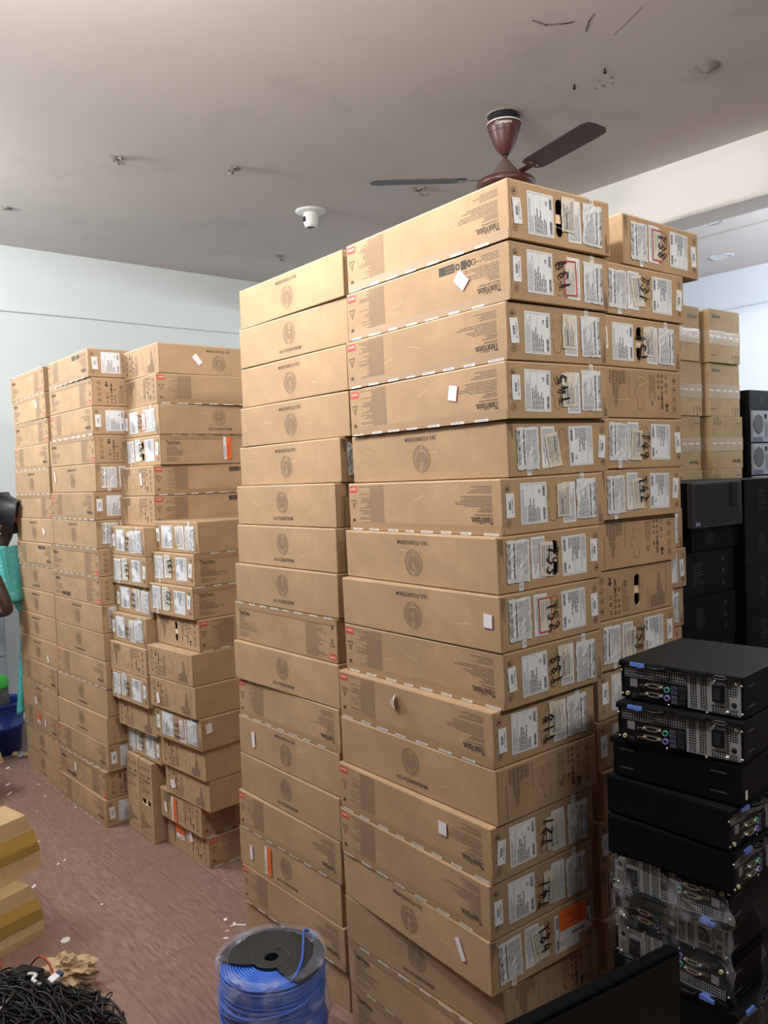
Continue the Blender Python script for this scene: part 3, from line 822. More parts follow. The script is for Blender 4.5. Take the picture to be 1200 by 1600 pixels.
STACKS = [
    ('A',0.6503,0.379,0.14,-0.0027,0.0145,0,[
        (1,1.4999,1.2593,2.2392,-3.03,'Si','lab',[]),
        (2,1.5076,1.2676,2.0993,-2.41,'Xi','labr:T39',[('l', 'w', 0.489, 0.077, 45.0, 0.034, 0.046)]),
        (3,1.5043,1.2792,1.9593,-2.81,'Si','lab',[]),
        (4,1.5021,1.2825,1.8194,-3.61,'Si','lab:T45',[('l', 'w', 0.461, 0.08, -12.0, 0.032, 0.04)]),
        (5,1.5145,1.2979,1.6794,-3.76,'L5i','labi',[]),
        (6,1.4916,1.3016,1.5395,-4.19,'Si','lab',[]),
        (7,1.4677,1.3,1.3995,-4.56,'L5i','labi:T53',[]),
        (8,1.4637,1.294,1.2596,-2.79,'L7i','labri:T52',[('l', 'w', 0.612, 0.075, -3.0, 0.03, 0.036)]),
        (9,1.4707,1.2939,1.1196,-2.39,'Si','lab:T33',[]),
        (10,1.444,1.31,0.9797,-3.26,'Si','lab:T18',[('l', 't', 0.277, 0.095, 0.0, 0.03, 0.04)]),
        (11,1.4454,1.3064,0.8397,-2.82,'L7','sym',[]),
        (12,1.4292,1.3134,0.6998,-3.5,'Si','lab:T21',[('l', 'w', 0.474, 0.085, 0.0, 0.032, 0.036)]),
        (13,1.4231,1.3192,0.5598,-4.14,'Si','lab:T41',[]),
        (14,1.4212,1.3232,0.4199,-5.02,'L5i','labi:T84',[('l', 'w', 0.542, 0.074, 25.0, 0.018, 0.06), ('r', 'o', 0.293, 0.086, 90.0, 0.105, 0.085)]),
        (15,1.4659,1.3222,0.2799,-1.16,'L5','sym',[]),
        (16,1.4588,1.3238,0.14,-2.14,'S','sym',[]),
        (17,1.4641,1.3239,0.0,-2.06,'S','sym',[]),
    ]),
    ('B',0.6287,0.383,0.1401,-0.0022,0.0,0,[
        (1,1.5488,1.9503,2.2417,-1.75,'L5i','P',[]),
        (2,1.5612,1.9526,2.1016,-0.15,'L5','P',[]),
        (3,1.5593,1.962,1.9615,-0.77,'L5i','P',[]),
        (4,1.5634,1.9656,1.8213,0.23,'L5i','P',[]),
        (5,1.5454,1.9952,1.6812,-2.04,'L5i','labi',[]),
        (6,1.5246,2.0028,1.5411,-2.53,'L7','sym',[]),
        (7,1.5187,1.9997,1.401,-2.32,'L7','sym',[]),
        (8,1.5144,1.996,1.2609,-1.1,'L5','P',[]),
        (9,1.5084,2.0018,1.1208,-1.16,'S','P',[]),
        (10,1.5045,1.9953,0.9807,-0.11,'L5','P',[]),
        (11,1.5033,1.9992,0.8406,-1.53,'Si','P',[]),
        (12,1.5024,2.0064,0.7005,-1.42,'L7i','P',[('l', 'w', 0.104, 0.066, 2.0, 0.022, 0.058)]),
        (13,1.497,2.0082,0.5604,-1.91,'L5','P',[]),
        (14,1.499,2.0156,0.4203,-0.83,'Si','P',[]),
        (15,1.5015,2.0269,0.2802,-0.78,'L7','P',[('l', 'w', 0.086, 0.062, 3.0, 0.02, 0.055), ('l', 'o', 0.2, 0.068, 0.0, 0.042, 0.1)]),
        (16,1.5004,2.0155,0.1401,-0.88,'Si','P',[]),
        (17,1.5154,2.0213,0.0,-0.57,'P','P',[]),
    ]),
    ('D1',0.6111,0.383,0.1393,-0.0035,0.0,0,[
        (1,1.542,4.6049,2.2285,-0.78,'S','P',[]),
        (2,1.5431,4.6049,2.0892,-1.13,'S','P',[('l', 'w', 0.46, 0.082, 35.0, 0.03, 0.045)]),
        (3,1.5512,4.6072,1.9499,-0.76,'S','P',[]),
        (4,1.5488,4.613,1.8106,-0.43,'Si','P',[]),
        (5,1.5455,4.6153,1.6713,-0.42,'L5i','P',[]),
        (6,1.5487,4.6129,1.5321,0.12,'S','P',[]),
        (7,1.5483,4.6099,1.3928,0.71,'L5i','P',[('l', 'w', 0.471, 0.065, 35.0, 0.03, 0.045)]),
        (8,1.5376,4.6089,1.2535,-0.01,'Xi','P',[]),
        (9,1.5387,4.6135,1.1142,-0.17,'L5','P',[]),
        (10,1.535,4.6144,0.9749,0.02,'L5i','P',[]),
        (11,1.5359,4.6162,0.8357,1.06,'L5i','P',[]),
        (12,1.5321,4.6049,0.6964,0.91,'L5i','P',[('l', 'w', 0.47, 0.036, 30.0, 0.03, 0.045)]),
        (13,1.5253,4.6114,0.5571,0.15,'Si','P',[]),
        (14,1.5252,4.6195,0.4178,-0.02,'L5i','P',[('l', 'w', 0.242, 0.036, 25.0, 0.03, 0.045)]),
        (15,1.5227,4.6287,0.2786,-0.6,'Si','P',[('l', 'o', 0.288, 0.075, 90.0, 0.07, 0.06), ('l', 'w', 0.402, 0.068, 0.0, 0.028, 0.04)]),
        (16,1.5236,4.628,0.1393,-0.93,'L5','P',[]),
        (17,1.5253,4.6493,0.0,-1.32,'L5','P',[]),
    ]),
    ('D2',0.627,0.383,0.1394,0.0016,0.0,0,[
        (1,1.5298,3.9306,2.2308,-2.08,'Xi','lab:T11',[]),
        (2,1.5411,3.9328,2.0914,-1.07,'S','symi',[]),
        (3,1.5392,3.9354,1.9519,-1.24,'Si','lab',[]),
        (4,1.5413,3.9377,1.8125,-0.02,'S','symi',[]),
        (5,1.5392,3.9393,1.6731,-0.47,'L5i','labi',[('l', 'w', 0.06, 0.083, 12.0, 0.02, 0.06)]),
        (6,1.5276,3.9446,1.5337,-0.8,'Si','lab',[]),
        (7,1.5308,3.9444,1.3942,-0.61,'L5i','labi',[]),
        (8,1.5318,3.9402,1.2548,1.18,'S','symi',[]),
        (9,1.5302,3.9353,1.1154,0.79,'X','symi',[]),
        (10,1.5313,3.9301,0.976,1.09,'L5i','labi',[]),
        (11,1.5335,3.9302,0.8365,1.26,'L5','P',[]),
        (12,1.5364,3.9301,0.6971,1.73,'Si','P',[]),
        (13,1.5385,3.9387,0.5577,2.12,'L5','P',[]),
        (14,1.5315,3.9428,0.4183,1.83,'L5','sym',[]),
        (15,1.5326,3.9512,0.2788,2.18,'Si','lab',[]),
        (16,1.5206,3.9693,0.1394,0.91,'X','symi',[('l', 'w', 0.24, 0.078, 0.0, 0.03, 0.045)]),
        (17,1.5147,3.9693,0.0,0.67,'Si','lab',[]),
    ]),
    ('D3',0.6295,0.3801,0.1412,0.0006,0.0,1,[
        (1,1.6999,3.5263,2.2103,0.18,'symi','L5i',[('r', 'w', 0.197, 0.07, 42.0, 0.03, 0.055)]),
        (2,1.6861,3.5308,2.069,-2.87,'sym','Si',[]),
        (3,1.6866,3.5262,1.9278,0.02,'labr:T57','L7',[]),
        (4,1.6888,3.5318,1.7865,0.79,'labi:T44','S',[('r', 'o', 0.354, 0.075, 0.0, 0.045, 0.11)]),
        (5,1.6586,3.5473,1.6453,-0.47,'sym','Xi',[('l', 'w', 0.243, 0.078, 8.0, 0.022, 0.06)]),
        (6,1.6543,3.5495,1.504,0.07,'sym','Xi',[]),
    ]),
    ('D5',0.6295,0.3809,0.1392,0.0001,0.0,1,[
        (1,1.6639,3.1607,1.3929,2.51,'lab','P',[]),
        (2,1.637,3.1594,1.2537,2.1,'labi:T81','S',[]),
        (3,1.6182,3.15,1.1144,2.54,'labi:T51','S',[]),
        (4,1.6381,3.1446,0.9752,1.69,'sym','Si',[]),
        (5,1.5932,3.1347,0.8359,3.4,'symi','P',[]),
        (6,1.5963,3.1271,0.6967,3.68,'symi','P',[('l', 'w', 0.071, 0.044, 8.0, 0.028, 0.05)]),
        (7,1.6122,3.1173,0.5574,4.29,'labr:T16','P',[('r', 'w', 0.037, 0.093, 5.0, 0.032, 0.045)]),
        (8,1.6292,3.1288,0.4182,2.93,'symi','P',[]),
        (9,1.6454,3.132,0.279,2.83,'symi','P',[('l', 'w', 0.068, 0.053, 20.0, 0.045, 0.04)]),
        (10,1.6464,3.2221,0.1397,1.61,'sym','Si',[('l', 'o', 0.137, 0.062, 0.0, 0.05, 0.115), ('l', 'w', 0.056, 0.054, 10.0, 0.025, 0.05)]),
        (11,1.67,3.21,0.0005,1.46,'sym','Si',[('l', 'o', 0.129, 0.089, 90.0, 0.08, 0.06), ('l', 'w', 0.225, 0.095, 20.0, 0.035, 0.045)]),
    ]),
    ('D4',0.6295,0.378,0.1396,0.0,0.0,1,[
        (10,1.594,3.5419,1.3646,-0.07,'lab:T48','P',[]),
        (11,1.5951,3.5396,1.225,0.78,'labi:T61','P',[]),
        (12,1.6146,3.5395,1.0854,2.01,'lab:T74','P',[]),
        (13,1.5836,3.5479,0.9458,1.64,'lab:T9','P',[]),
        (14,1.5743,3.545,0.8062,2.39,'sym','P',[]),
        (15,1.5742,3.5465,0.6666,2.38,'labi:T85','P',[]),
        (16,1.6034,3.5376,0.527,2.93,'symi','P',[]),
        (17,1.6254,3.5514,0.3874,0.41,'labi:T51','P',[]),
    ]),
    ('C',0.6295,0.3895,0.1409,0.0,0.0001,0,[
        (1,2.008,1.284,2.2554,-1.4,'P','labri:T38',[]),
        (2,1.9062,1.2899,2.113,-3.14,'P','labi:T31',[]),
        (3,1.8968,1.2968,1.9721,-2.88,'P','lab:T57',[]),
        (4,1.8967,1.2969,1.8312,-2.88,'P','sym',[]),
        (5,1.899,1.2981,1.6904,-2.83,'P','labi:T49',[]),
        (6,1.8962,1.3038,1.5495,-2.62,'P','labi:T42',[]),
        (7,1.8943,1.3178,1.4086,-2.08,'P','sym',[]),
        (8,1.8832,1.3247,1.2678,-1.82,'P','symi',[]),
        (9,1.8862,1.3233,1.1269,-1.87,'P','labi:T58',[]),
        (10,1.9043,1.3323,0.9863,-1.74,'P','lab:T64',[]),
        (11,1.8993,1.3347,0.8454,-2.95,'P','lab',[]),
        (12,1.9045,1.3236,0.7045,-2.9,'P','labi:T66',[]),
        (13,1.8937,1.336,0.5636,-2.98,'P','lab',[]),
        (14,1.9023,1.3392,0.4227,-3.04,'P','labi',[]),
        (15,1.8969,1.3236,0.2818,-2.68,'P','symi',[]),
        (16,1.8859,1.3388,0.1409,-2.6,'P','symi',[]),
        (17,1.904,1.3361,0.0,-1.91,'P','labi',[]),
    ]),
    ('G',0.63,0.381,0.1402,0,0,0,[
        (2,2.3122,1.5078,2.103,0.24,'P','lab',[]),
        (3,2.312,1.5236,1.9628,-0.22,'P','lab',[]),
        (4,2.3207,1.5285,1.8226,0.05,'P','labi',[]),
        (5,2.3106,1.5098,1.6824,0.11,'P','lab',[]),
        (6,2.3206,1.5213,1.5422,-0.24,'P','labi',[]),
        (7,2.3236,1.5155,1.402,0.3,'P','lab',[]),
        (8,2.3264,1.5103,1.2618,-0.3,'P','labi:T91',[]),
        (9,2.3201,1.5225,1.1216,-0.59,'P','lab:T93',[]),
        (10,2.3213,1.521,0.9814,0.95,'P','sym',[]),
        (11,2.3167,1.5213,0.8412,-0.74,'P','lab',[]),
        (12,2.3199,1.5104,0.701,1.0,'P','sym',[]),
        (13,2.3184,1.5259,0.5608,-0.2,'P','lab',[]),
        (14,2.3297,1.5157,0.4206,-0.41,'P','labi',[]),
        (15,2.3217,1.5263,0.2804,0.87,'P','lab',[]),
        (16,2.3223,1.508,0.1402,0.23,'P','sym',[]),
        (17,2.3139,1.5236,0.0,0.95,'P','labi',[]),
    ]),
]
# ------------------------------------------------------------------ the room
def slab(name, lo, hi, mat, kind='structure'):
    mb = MB(); mb.box(lo, hi, mat); return struct(name, mb, kind)
X0, X1, Y0, Y1 = -2.6, 7.5, -3.2, 6.3
slab('floor', (X0-.2, Y0-.2, -0.12), (X1+.2, Y1+.2, -0.0005), 'floor_planks')
slab('ceiling', (X0-.2, Y0-.2, H), (X1+.2, Y1+.2, H+0.15), 'ceiling_paint')
slab('wall_back', (X0-.2, Y1, 0), (X1+.2, Y1+0.2, H), 'wall_paint')
slab('wall_right', (X1, Y0, 0), (X1+0.2, Y1, H), 'wall_paint_right')
slab('wall_left', (X0-.2, Y0, 0), (X0, Y1, H), 'wall_paint_unseen')
slab('wall_front', (X0, Y0-.2, 0), (X1, Y0, H), 'wall_paint_unseen')
slab('trim_1', (4.54, Y0, 3.135), (4.78, Y1, H), 'beam_paint')['label'] = 'long cream ceiling beam crossing the room'
def conduit(name, a, b, mat='wall_paint', r=0.008):
    mb = MB(); A, B = Vector(a), Vector(b); n = 14
    mb.tube([A.lerp(B, t/n)+Vector((0, 0, 0.003*sin(t*2.1))) for t in range(n+1)], r, mat, 8)
    struct(name, mb)
conduit('trim_2', (X0, Y1-.008, 3.0), (X1, Y1-.008, 3.0))
conduit('trim_3', (X1-.008, Y0, 3.13), (X1-.008, Y1, 3.13), 'wall_paint_right', 0.012)
conduit('trim_4', (6.2, Y0, H-.006), (6.2, Y1, H-.006), 'ceiling_paint', 0.010)

# scratches and screws on the ceiling
mb = MB()
fc = Face(mb, (2.4, 1.6, H-0.0002), (0, 1, 0), (1, 0, 0), 2, 2, lift=0.0006)
rg = random.Random(5)
def scr(pts, w): fc.line([(y-1.6, x-2.4) for x, y in pts], w, 'plaster_stub')
scr([(2.66, 2.08), (2.73, 2.07), (2.80, 2.00)], .010); scr([(2.78, 2.03), (2.80, 1.985)], .007)
scr([(2.90, 2.0), (2.85, 1.95), (2.82, 1.905)], .009)
scr([(3.02, 1.95), (2.98, 1.86), (2.93, 1.76)], .004)
for i in range(7): fc.disc(2.25-1.6+rg.uniform(-.09, .03), 3.33-2.4+rg.uniform(-.05, .06), rg.uniform(.004, .008), 'plaster_stub', 8)
o = struct('trim_5', mb); o['label'] = 'faint grey scratches and scuffs on the ceiling'

def stub(loc, kind, label):
    mb = MB(); rg = random.Random(int(loc[0]*100))
    if kind == 'wire':
        for i in range(3):
            p = Vector((0, 0, 0)); pts = [p.copy()]
            for k in range(7):
                p += Vector((rg.uniform(-.028, .028), rg.uniform(-.028, .028), rg.uniform(-.02, .006) if k < 3 else rg.uniform(-.012, .016)))
                p.z = min(p.z, -0.005); pts.append(p.copy())
            mb.tube([q*.75 for q in pts], 0.0045, 'plaster_stub', 6)
        mb.lathe([(0.0, -.010), (.016, -.008), (.028, -.003), (.034, 0)], 'plaster_stub', 10, jitter=.2, seed=3)
        nm = 'ceiling_wire_stub'
    else:
        mb.lathe([(0, -.025), (.016, -.022), (.030, -.010), (.050, -.004), (.056, 0)], 'plaster_stub', 18, jitter=.08, seed=2)
        nm = 'ceiling_hook_boss'
    o = put(nm, mb.data(nm), loc=loc); tag(o, label, 'ceiling fitting', 'fittings and stubs on the ceiling')
stub((1.888, 4.312, H), 'wire', 'crumpled brown wire stub on the ceiling, left of the other stubs')
stub((2.492, 4.082, H), 'wire', 'flattened wire stub on the ceiling above the left far stacks')
stub((3.59, 3.743, H), 'wire', 'grey wire stub on the ceiling under the left fan blade')
stub((3.714, 5.473, H), 'wire', 'looped cable end hanging from the ceiling near the back wall')
stub((3.60, 1.847, H), 'boss', 'oval plaster boss on the ceiling right of the fan')
stub((1.661, 5.463, H), 'wire', 'shiny crumpled stub on the ceiling at the left edge')
for i, (x, y, l) in enumerate(((3.244, 2.31, 'small black ceiling screw nearer the fan blade tip'), (3.231, 2.136, 'small black ceiling screw right of the other one'))):
    mb = MB(); mb.tube([(0, 0, 0), (.003, .002, -.016)], .0045, 'dark_hole', 6); mb.lathe([(0, -.022), (.008, -.021), (.008, -.015), (0, -.014)], 'dark_hole', 10)
    o = put('ceiling_screw', mb.data('ceiling_screw'), loc=(x, y, H)); tag(o, l, 'screw', 'black screws in the ceiling')
for x, y, l in ((5.85, 3.0, 'shiny round lamp fitting on the ceiling beyond the beam, nearer the beam'), (6.9, 3.45, 'shiny round lamp fitting on the ceiling beyond the beam, nearer the right wall')):
    r_ = empty('ceiling_lamp_fitting', l, 'ceiling fitting', (x, y, H), group='lamp fittings beyond the beam')
    mb = MB(); mb.lathe([(.075, -.004), (.085, -.012), (.10, 0)], 'screw_metal', 24); part('trim_ring', mb, r_)
    mb = MB(); mb.lathe([(0, -.003), (.075, -.004)], 'ceramic_white', 24); part('lamp_cover', mb, r_)

# empty lamp holder
r_ = empty('lamp_holder', 'white bare lamp holder with round base plate on the ceiling', 'lamp holder', (3.281, 4.451, H))
mb = MB(); mb.lathe([(0, -.016), (.085, -.014), (.100, -.006), (.102, 0)], 'ceramic_white', 28); part('base_plate', mb, r_)
mb = MB(); mb.lathe([(.045, -.014), (.052, -.035), (.050, -.075), (.040, -.105), (.030, -.112), (.028, -.100)], 'ceramic_white', 24)
mb.box((-.056, -.010, -.075), (-.046, .010, -.045), 'dark_hole'); part('holder_cup', mb, r_)
mb = MB(); mb.lathe([(0, -.100), (.030, -.101)], 'dark_hole', 20); part('socket', mb, r_)

# ceiling fan
fan = empty('ceiling_fan', 'dark maroon ceiling fan with long blades hanging above the front stack', 'fan', (3.224, 2.72, H))
mb = MB(); mb.lathe([(.070, 0), (.070, -.034), (.0, -.034)], 'dark_hole', 28); mb.lathe([(.086, 0), (.090, -.004), (.080, -.005)], 'plaster_stub', 28); part('ceiling_plate', mb, fan)
mb = MB(); mb.lathe([(.082, -.040), (.086, -.046), (.078, -.075), (.060, -.130), (.045, -.165), (.030, -.185), (.018, -.195)], 'fan_maroon', 32)
mb.lathe([(.084, -.041), (.087, -.044), (.086, -.048)], 'ceramic_white', 32)
mb.lathe([(.0735, -.086), (.0755, -.089), (.072, -.093)], 'fan_maroon', 32)
canopy = part('canopy', mb, fan)
mb = MB()
v, f = text_tris('Crompton')
vs = []
for x_, y_ in v:
    a = R(219)+x_*1.0; z_ = -.064+y_*.018; r0 = .0875-(-.046-z_)*0.276
    vs.append((r0*cos(a), r0*sin(a), z_))
mb.mesh(vs, f, 'ceramic_white'); part('brand_lettering', mb, canopy)
mb = MB(); mb.tube([(0, 0, -.185), (0, 0, -.25)], .012, 'fan_maroon', 12); part('down_rod', mb, fan)
DZ = .03
mb = MB(); mb.lathe([(.014, -.190-DZ), (.022, -.196-DZ), (.035, -.215-DZ), (.060, -.245-DZ), (.078, -.275-DZ), (.084, -.285-DZ)], 'fan_dusty', 32); part('lower_canopy', mb, fan)
mb = MB(); mb.lathe([(.080, -.283-DZ), (.110, -.286-DZ), (.140, -.296-DZ), (.148, -.312-DZ), (.142, -.328-DZ), (.118, -.338-DZ), (.06, -.346-DZ), (.0, -.348-DZ)], 'fan_maroon', 40); part('motor_housing', mb, fan)
for ang in (141.5, -103.5, 20):
    mb = MB()
    Tz = Matrix.Rotation(R(ang), 4, 'Z') @ Matrix.Translation((0, 0, -.305-DZ+.02)) @ Matrix.Rotation(R(-9), 4, 'X')
    out = [(.20, -.050), (.235, -.062), (.64, -.068), (.672, -.055), (.680, -.020), (.678, .035), (.655, .060), (.60, .064), (.235, .058), (.20, .040)]
    top = [Tz @ Vector((x_, y_, .0015-0.06*y_*y_*4)) for x_, y_ in out]; bot = [Tz @ Vector((x_, y_, -.0015-0.06*y_*y_*4)) for x_, y_ in out]
    n = len(out); mb.mesh(top+bot, [tuple(range(n)), tuple(reversed(range(n, 2*n)))]+[(i, n+i, n+(i+1) % n, (i+1) % n) for i in range(n)], 'fan_blade')
    bl = part('blade', mb, fan)
    mb = MB(); mb.box((.125, -.018, -.004), (.25, .018, .0), 'fan_maroon', T=Tz); mb.box((.20, -.034, -.0045), (.24, .034, -.0016), 'fan_maroon', T=Tz)
    for q in (-.02, .02): mb.lathe([(0, -.007), (.005, -.006), (.005, -.003)], 'screw_metal', 8, c=tuple(Tz @ Vector((.228, q, 0))))
    part('blade_bracket', mb, bl)

# ------------------------------------------------------------------ monitor cartons
for (nm, L, W, h, tl, tw, o, rows) in STACKS:
    for (k, x, y, z, yw, bl, br, ext) in rows:
        build_carton(nm, k, x, y, z, yw, bl, br, ext, L, W, h, tl, tw, o)

# two cartons standing on their long side under the short-sided stack
for i, (yy, lb) in enumerate(((3.767, 'brown monitor carton standing on edge on the floor beside the second far stack'), (3.620, 'brown monitor carton standing on edge with open hand hole, beside the lowest boxes'))):
    root = empty('monitor_carton', lb, 'box', (1.605, yy, 0.0), 0, 'cartons standing on edge')
    # the carton is drawn lying, then turned so its short side faces left and stands upright
    inner = carton_body('symoi' if i else 'symi', 'P', 1, i)
    Mx = Matrix.Rotation(R(90), 4, 'X')
    o = put('carton_body', inner, root, mat=Matrix.Translation((0, CH, 0)) @ Mx)

# ------------------------------------------------------------------ cartons at the far right
def draw_centre(fc, rng, inv, col):
    w, h = fc.w, fc.h
    if col == 0:
        fc.text('ThinkCentre', w*.22, h*.87, w*.28, h*.075, 'ink')
        fc.words(w*.03, h*.12, w*.34, h*.15, 1, rng, 'ink_fine')
        for i in range(3): fc.line([(w*(.74+.09*i), h*.06), (w*(.74+.09*i), h*.13)], .004, 'ink'); fc.ring(w*(.74+.09*i), h*.145, .004, .007, 'ink', 8)
        fc.rect(w*.82, h*.02, w*.88, h*.035, 'ink')
    else:
        for i in range(4): fc.ring(w*(.66+.08*i), h*.82, .006, .010, 'ink', 10)
        fc.ring(w*.28, h*.24, .028, .040, 'ink_emblem', 24)
_CC = {}
def centre_carton(i, j, x, y, z, inv, label):
    W_, D_, h_ = 0.30, 0.45, 0.2765
    col = 1 if (i == 0 and j == 0) else 0
    key = (inv, col)
    if key not in _CC:
        rng = random.Random(3+inv); mb = MB(); mb.box((0, 0, 0), (W_, D_, h_), 'cardboard_plain', bev=.003)
        fr = Face(mb, (0, 0, 0), (1, 0, 0), (0, 0, 1), W_, h_, inv); draw_centre(fr, rng, inv, col)
        a = mb.data('carton_body')
        mb = MB(); rg = random.Random(8)
        t0, t1 = h_*.34, h_*.60
        mb.mesh([(-.0012, .002, t0), (-.0012, -.0012, t0), (W_+.001, -.0012, t0), (-.0012, .08, t0), (-.0012, .08, t1), (-.0012, -.0012, t1), (W_+.001, -.0012, t1)], [(1, 2, 6, 5), (3, 1, 5, 4)], 'tape_clear')
        f = Face(mb, (0, -.0014, 0), (1, 0, 0), (0, 0, 1), W_, h_, False)
        xx = .0
        while xx < W_-.03:
            l = rg.uniform(.035, .05); f.rect(xx, h_*.47, xx+l, h_*.50, 'tape_printed_white'); xx += l+.02
        _CC[key] = (a, mb.data('packing_tape'))
    root = empty('computer_carton', label, 'box', (x, y, z), R(-3 if i else -2), 'computer cartons at the far right')
    put('carton_body', _CC[key][0], root); put('packing_tape', _CC[key][1], root)
OR9 = ORD[:8]+['lowest']
for j in range(9):
    z = 0.2775*(8-j)
    centre_carton(1, j, 4.09+0.012*((j*7) % 3-1), 2.115+.006*((j*5) % 3), z, j in (2, 3, 6), 'pale computer carton %s, %s in the right far stack' % ('with upside-down print' if j in (2, 3, 6) else 'with tape round its middle', OR9[j]))
    centre_carton(0, j, 3.735+0.012*((j*5) % 3-1), 2.15+.006*((j*4) % 3), z, j in (2, 5), 'pale computer carton %s, %s in the left far stack' % ('with upside-down print' if j in (2, 5) else 'with tape round its middle', OR9[j]))
# ------------------------------------------------------------------ small desktop computers
PW, PH, PD = 0.290, 0.093, 0.312
def lattice(mb, x0, z0, x1, z1, y, cell=.0056, bar=.0015, mat='zinc', th=.0012):
    nx = max(1, round((x1-x0)/cell)); nz = max(1, round((z1-z0)/cell))
    for i in range(nx+1):
        x = x0+(x1-x0)*i/nx; mb.box((x-bar/2, y, z0), (x+bar/2, y+th, z1), mat)
    for i in range(nz+1):
        z = z0+(z1-z0)*i/nz; mb.box((x0, y, z-bar/2), (x1, y+th, z+bar/2), mat)
_PC = {}
def pc_parts():
    if _PC: return _PC
    w, h, d = PW, PH, PD
    mb = MB()                       # shell: bottom, sides and the overhanging lid; open at the rear
    mb.box((0, .004, .002), (.003, d, h-.004), 'black_steel'); mb.box((w-.003, .004, .002), (w, d, h-.004), 'black_steel')
    mb.box((0, .004, .002), (w, d, .005), 'black_steel'); mb.box((.003, d-.004, .004), (w-.003, d-.001, h-.004), 'black_steel')
    for x0 in (.03, w-.05):
        for y0 in (.04, d-.06): mb.box((x0, y0, -.0022), (x0+.02, y0+.02, .002), 'black_plastic')
    _PC['case_shell9'] = mb; plain = MB(); plain.v = list(mb.v); plain.f = list(mb.f); plain.m = list(mb.m); plain.names = list(mb.names); plain.smooth = list(mb.smooth)
    _PC['case_shell9'] = plain
    for sx in (-.0012, w):           # pressed slots on both sides
        for y0 in (.022, .245):
            for z0 in (.022, .066): mb.box((sx, y0, z0), (sx+.0012, y0+.036, z0+.0035), 'grey_plastic')
    _PC['case_shell'] = mb
    mb = MB(); mb.box((-.001, -.004, h-.010), (w+.001, d, h), 'black_steel_top', bev=.002); mb.box((-.0015, -.004, h-.014), (.002, .012, h-.006), 'black_steel'); mb.box((w-.002, -.004, h-.014), (w+.0015, .012, h-.006), 'black_steel')
    _PC['lid'] = mb
    mb = MB()                       # rear panel
    def X(u): return w*u
    def Z(v): return h*(1-v)
    mb.box((.003, .014, .004), (w-.003, .016, h-.008), 'dark_hole')
    mb.box((.003, .0045, .003), (X(.03), .007, h-.009), 'black_steel'); mb.box((X(.975), .0045, .003), (w-.003, .007, h-.009), 'black_steel')
    mb.box((X(.03), .0045, .002), (X(.975), .007, Z(.95)), 'black_steel')
    lattice(mb, X(.035), Z(.42), X(.565), Z(.15), .005)
    mb.box((X(.12), .0048, Z(.155)), (X(.565), .0064, Z(.11)), 'zinc')
    mb.box((X(.43), .0036, Z(.155)), (X(.50), .0050, Z(.105)), 'zinc'); mb.box((X(.44), .0030, Z(.14)), (X(.485), .0040, Z(.12)), 'dark_hole')
    for a, b in ((.565, .585), (.640, .665), (.720, .755)): mb.box((X(a), .0046, Z(.95)), (X(b), .0062, Z(.13)), 'zinc')
    lattice(mb, X(.585), Z(.93), X(.640), Z(.15), .005); lattice(mb, X(.665), Z(.93), X(.720), Z(.15), .005)
    mb.box((X(.565), .0044, Z(.97)), (X(.755), .0060, Z(.93)), 'zinc')
    lattice(mb, X(.755), Z(.95), X(.965), Z(.13), .005)
    mb.box((X(.755), .0044, Z(.14)), (X(.975), .0062, Z(.10)), 'zinc'); mb.box((X(.955), .0044, Z(.95)), (X(.975), .0062, Z(.10)), 'zinc')
    mb.box((X(.895), .0040, Z(.80)), (X(.955), .0056, Z(.52)), 'zinc')
    mb.lathe([(0, .0030), (.006, .0034), (.0065, .0045)], 'dark_hole', 14, c=(X(.925), 0, Z(.70)), axis='y')
    mb.box((X(.75), .0034, Z(.76)), (X(.865), .0054, Z(.22)), 'zinc')
    _PC['rear_panel'] = mb
    mb = MB(); mb.box((X(.035), .0042, Z(.94)), (X(.562), .0060, Z(.42)), 'black_plastic'); _PC['port_plate'] = mb
    SM = [(.007, .28), (.985, .22), (.012, .88), (.985, .88), (.41, .97), (.72, .985)]
    for i, (u, v) in enumerate(SM):
        mb = MB(); mb.lathe([(0, .0012), (.0022, .0016), (.0030, .0032), (.0030, .005)], 'screw_metal', 12, c=(X(u), 0, Z(v)), axis='y'); _PC['screw%d' % i] = mb
    for i, (u, v) in enumerate(((.785, .20), (.945, .20), (.875, .90))):
        mb = MB(); mb.lathe([(0, .0002), (.0035, .0008), (.0050, .003), (.0050, .006)], 'screw_metal', 14, c=(X(u), 0, Z(v)), axis='y'); _PC['screw%d' % (6+i)] = mb
    mb = MB()
    pts = [(X(.105), Z(.02)), (X(.225), Z(.02)), (X(.225), Z(.105)), (X(.19), Z(.135)), (X(.165), Z(.11)), (X(.105), Z(.10))]
    n = len(pts); vs = [(a, -.010, b) for a, b in pts]+[(a, .006, b) for a, b in pts]
    mb.mesh(vs, [tuple(reversed(range(n))), tuple(range(n, 2*n))]+[(i, (i+1) % n, n+(i+1) % n, n+i) for i in range(n)], 'latch_blue'); _PC['release_latch'] = mb
    mb = MB(); mb.tube([(X(.245), .004, Z(.09)), (X(.262), -.012, Z(.075)), (X(.30), -.016, Z(.085)), (X(.36), -.016, Z(.085)), (X(.39), -.012, Z(.075)), (X(.405), .004, Z(.09))], .0042, 'black_plastic', 8)
    mb.box((X(.245), -.008, Z(.07)), (X(.405), .006, Z(.02)), 'black_plastic', bev=.002); _PC['pull_handle'] = mb
    mb = MB(); mb.box((X(.51), -.007, Z(.115)), (X(.735), .006, Z(.02)), 'black_plastic', bev=.003); mb.box((X(.52), -.010, Z(.14)), (X(.72), -.004, Z(.10)), 'black_plastic', bev=.002); _PC['slot_clamp'] = mb
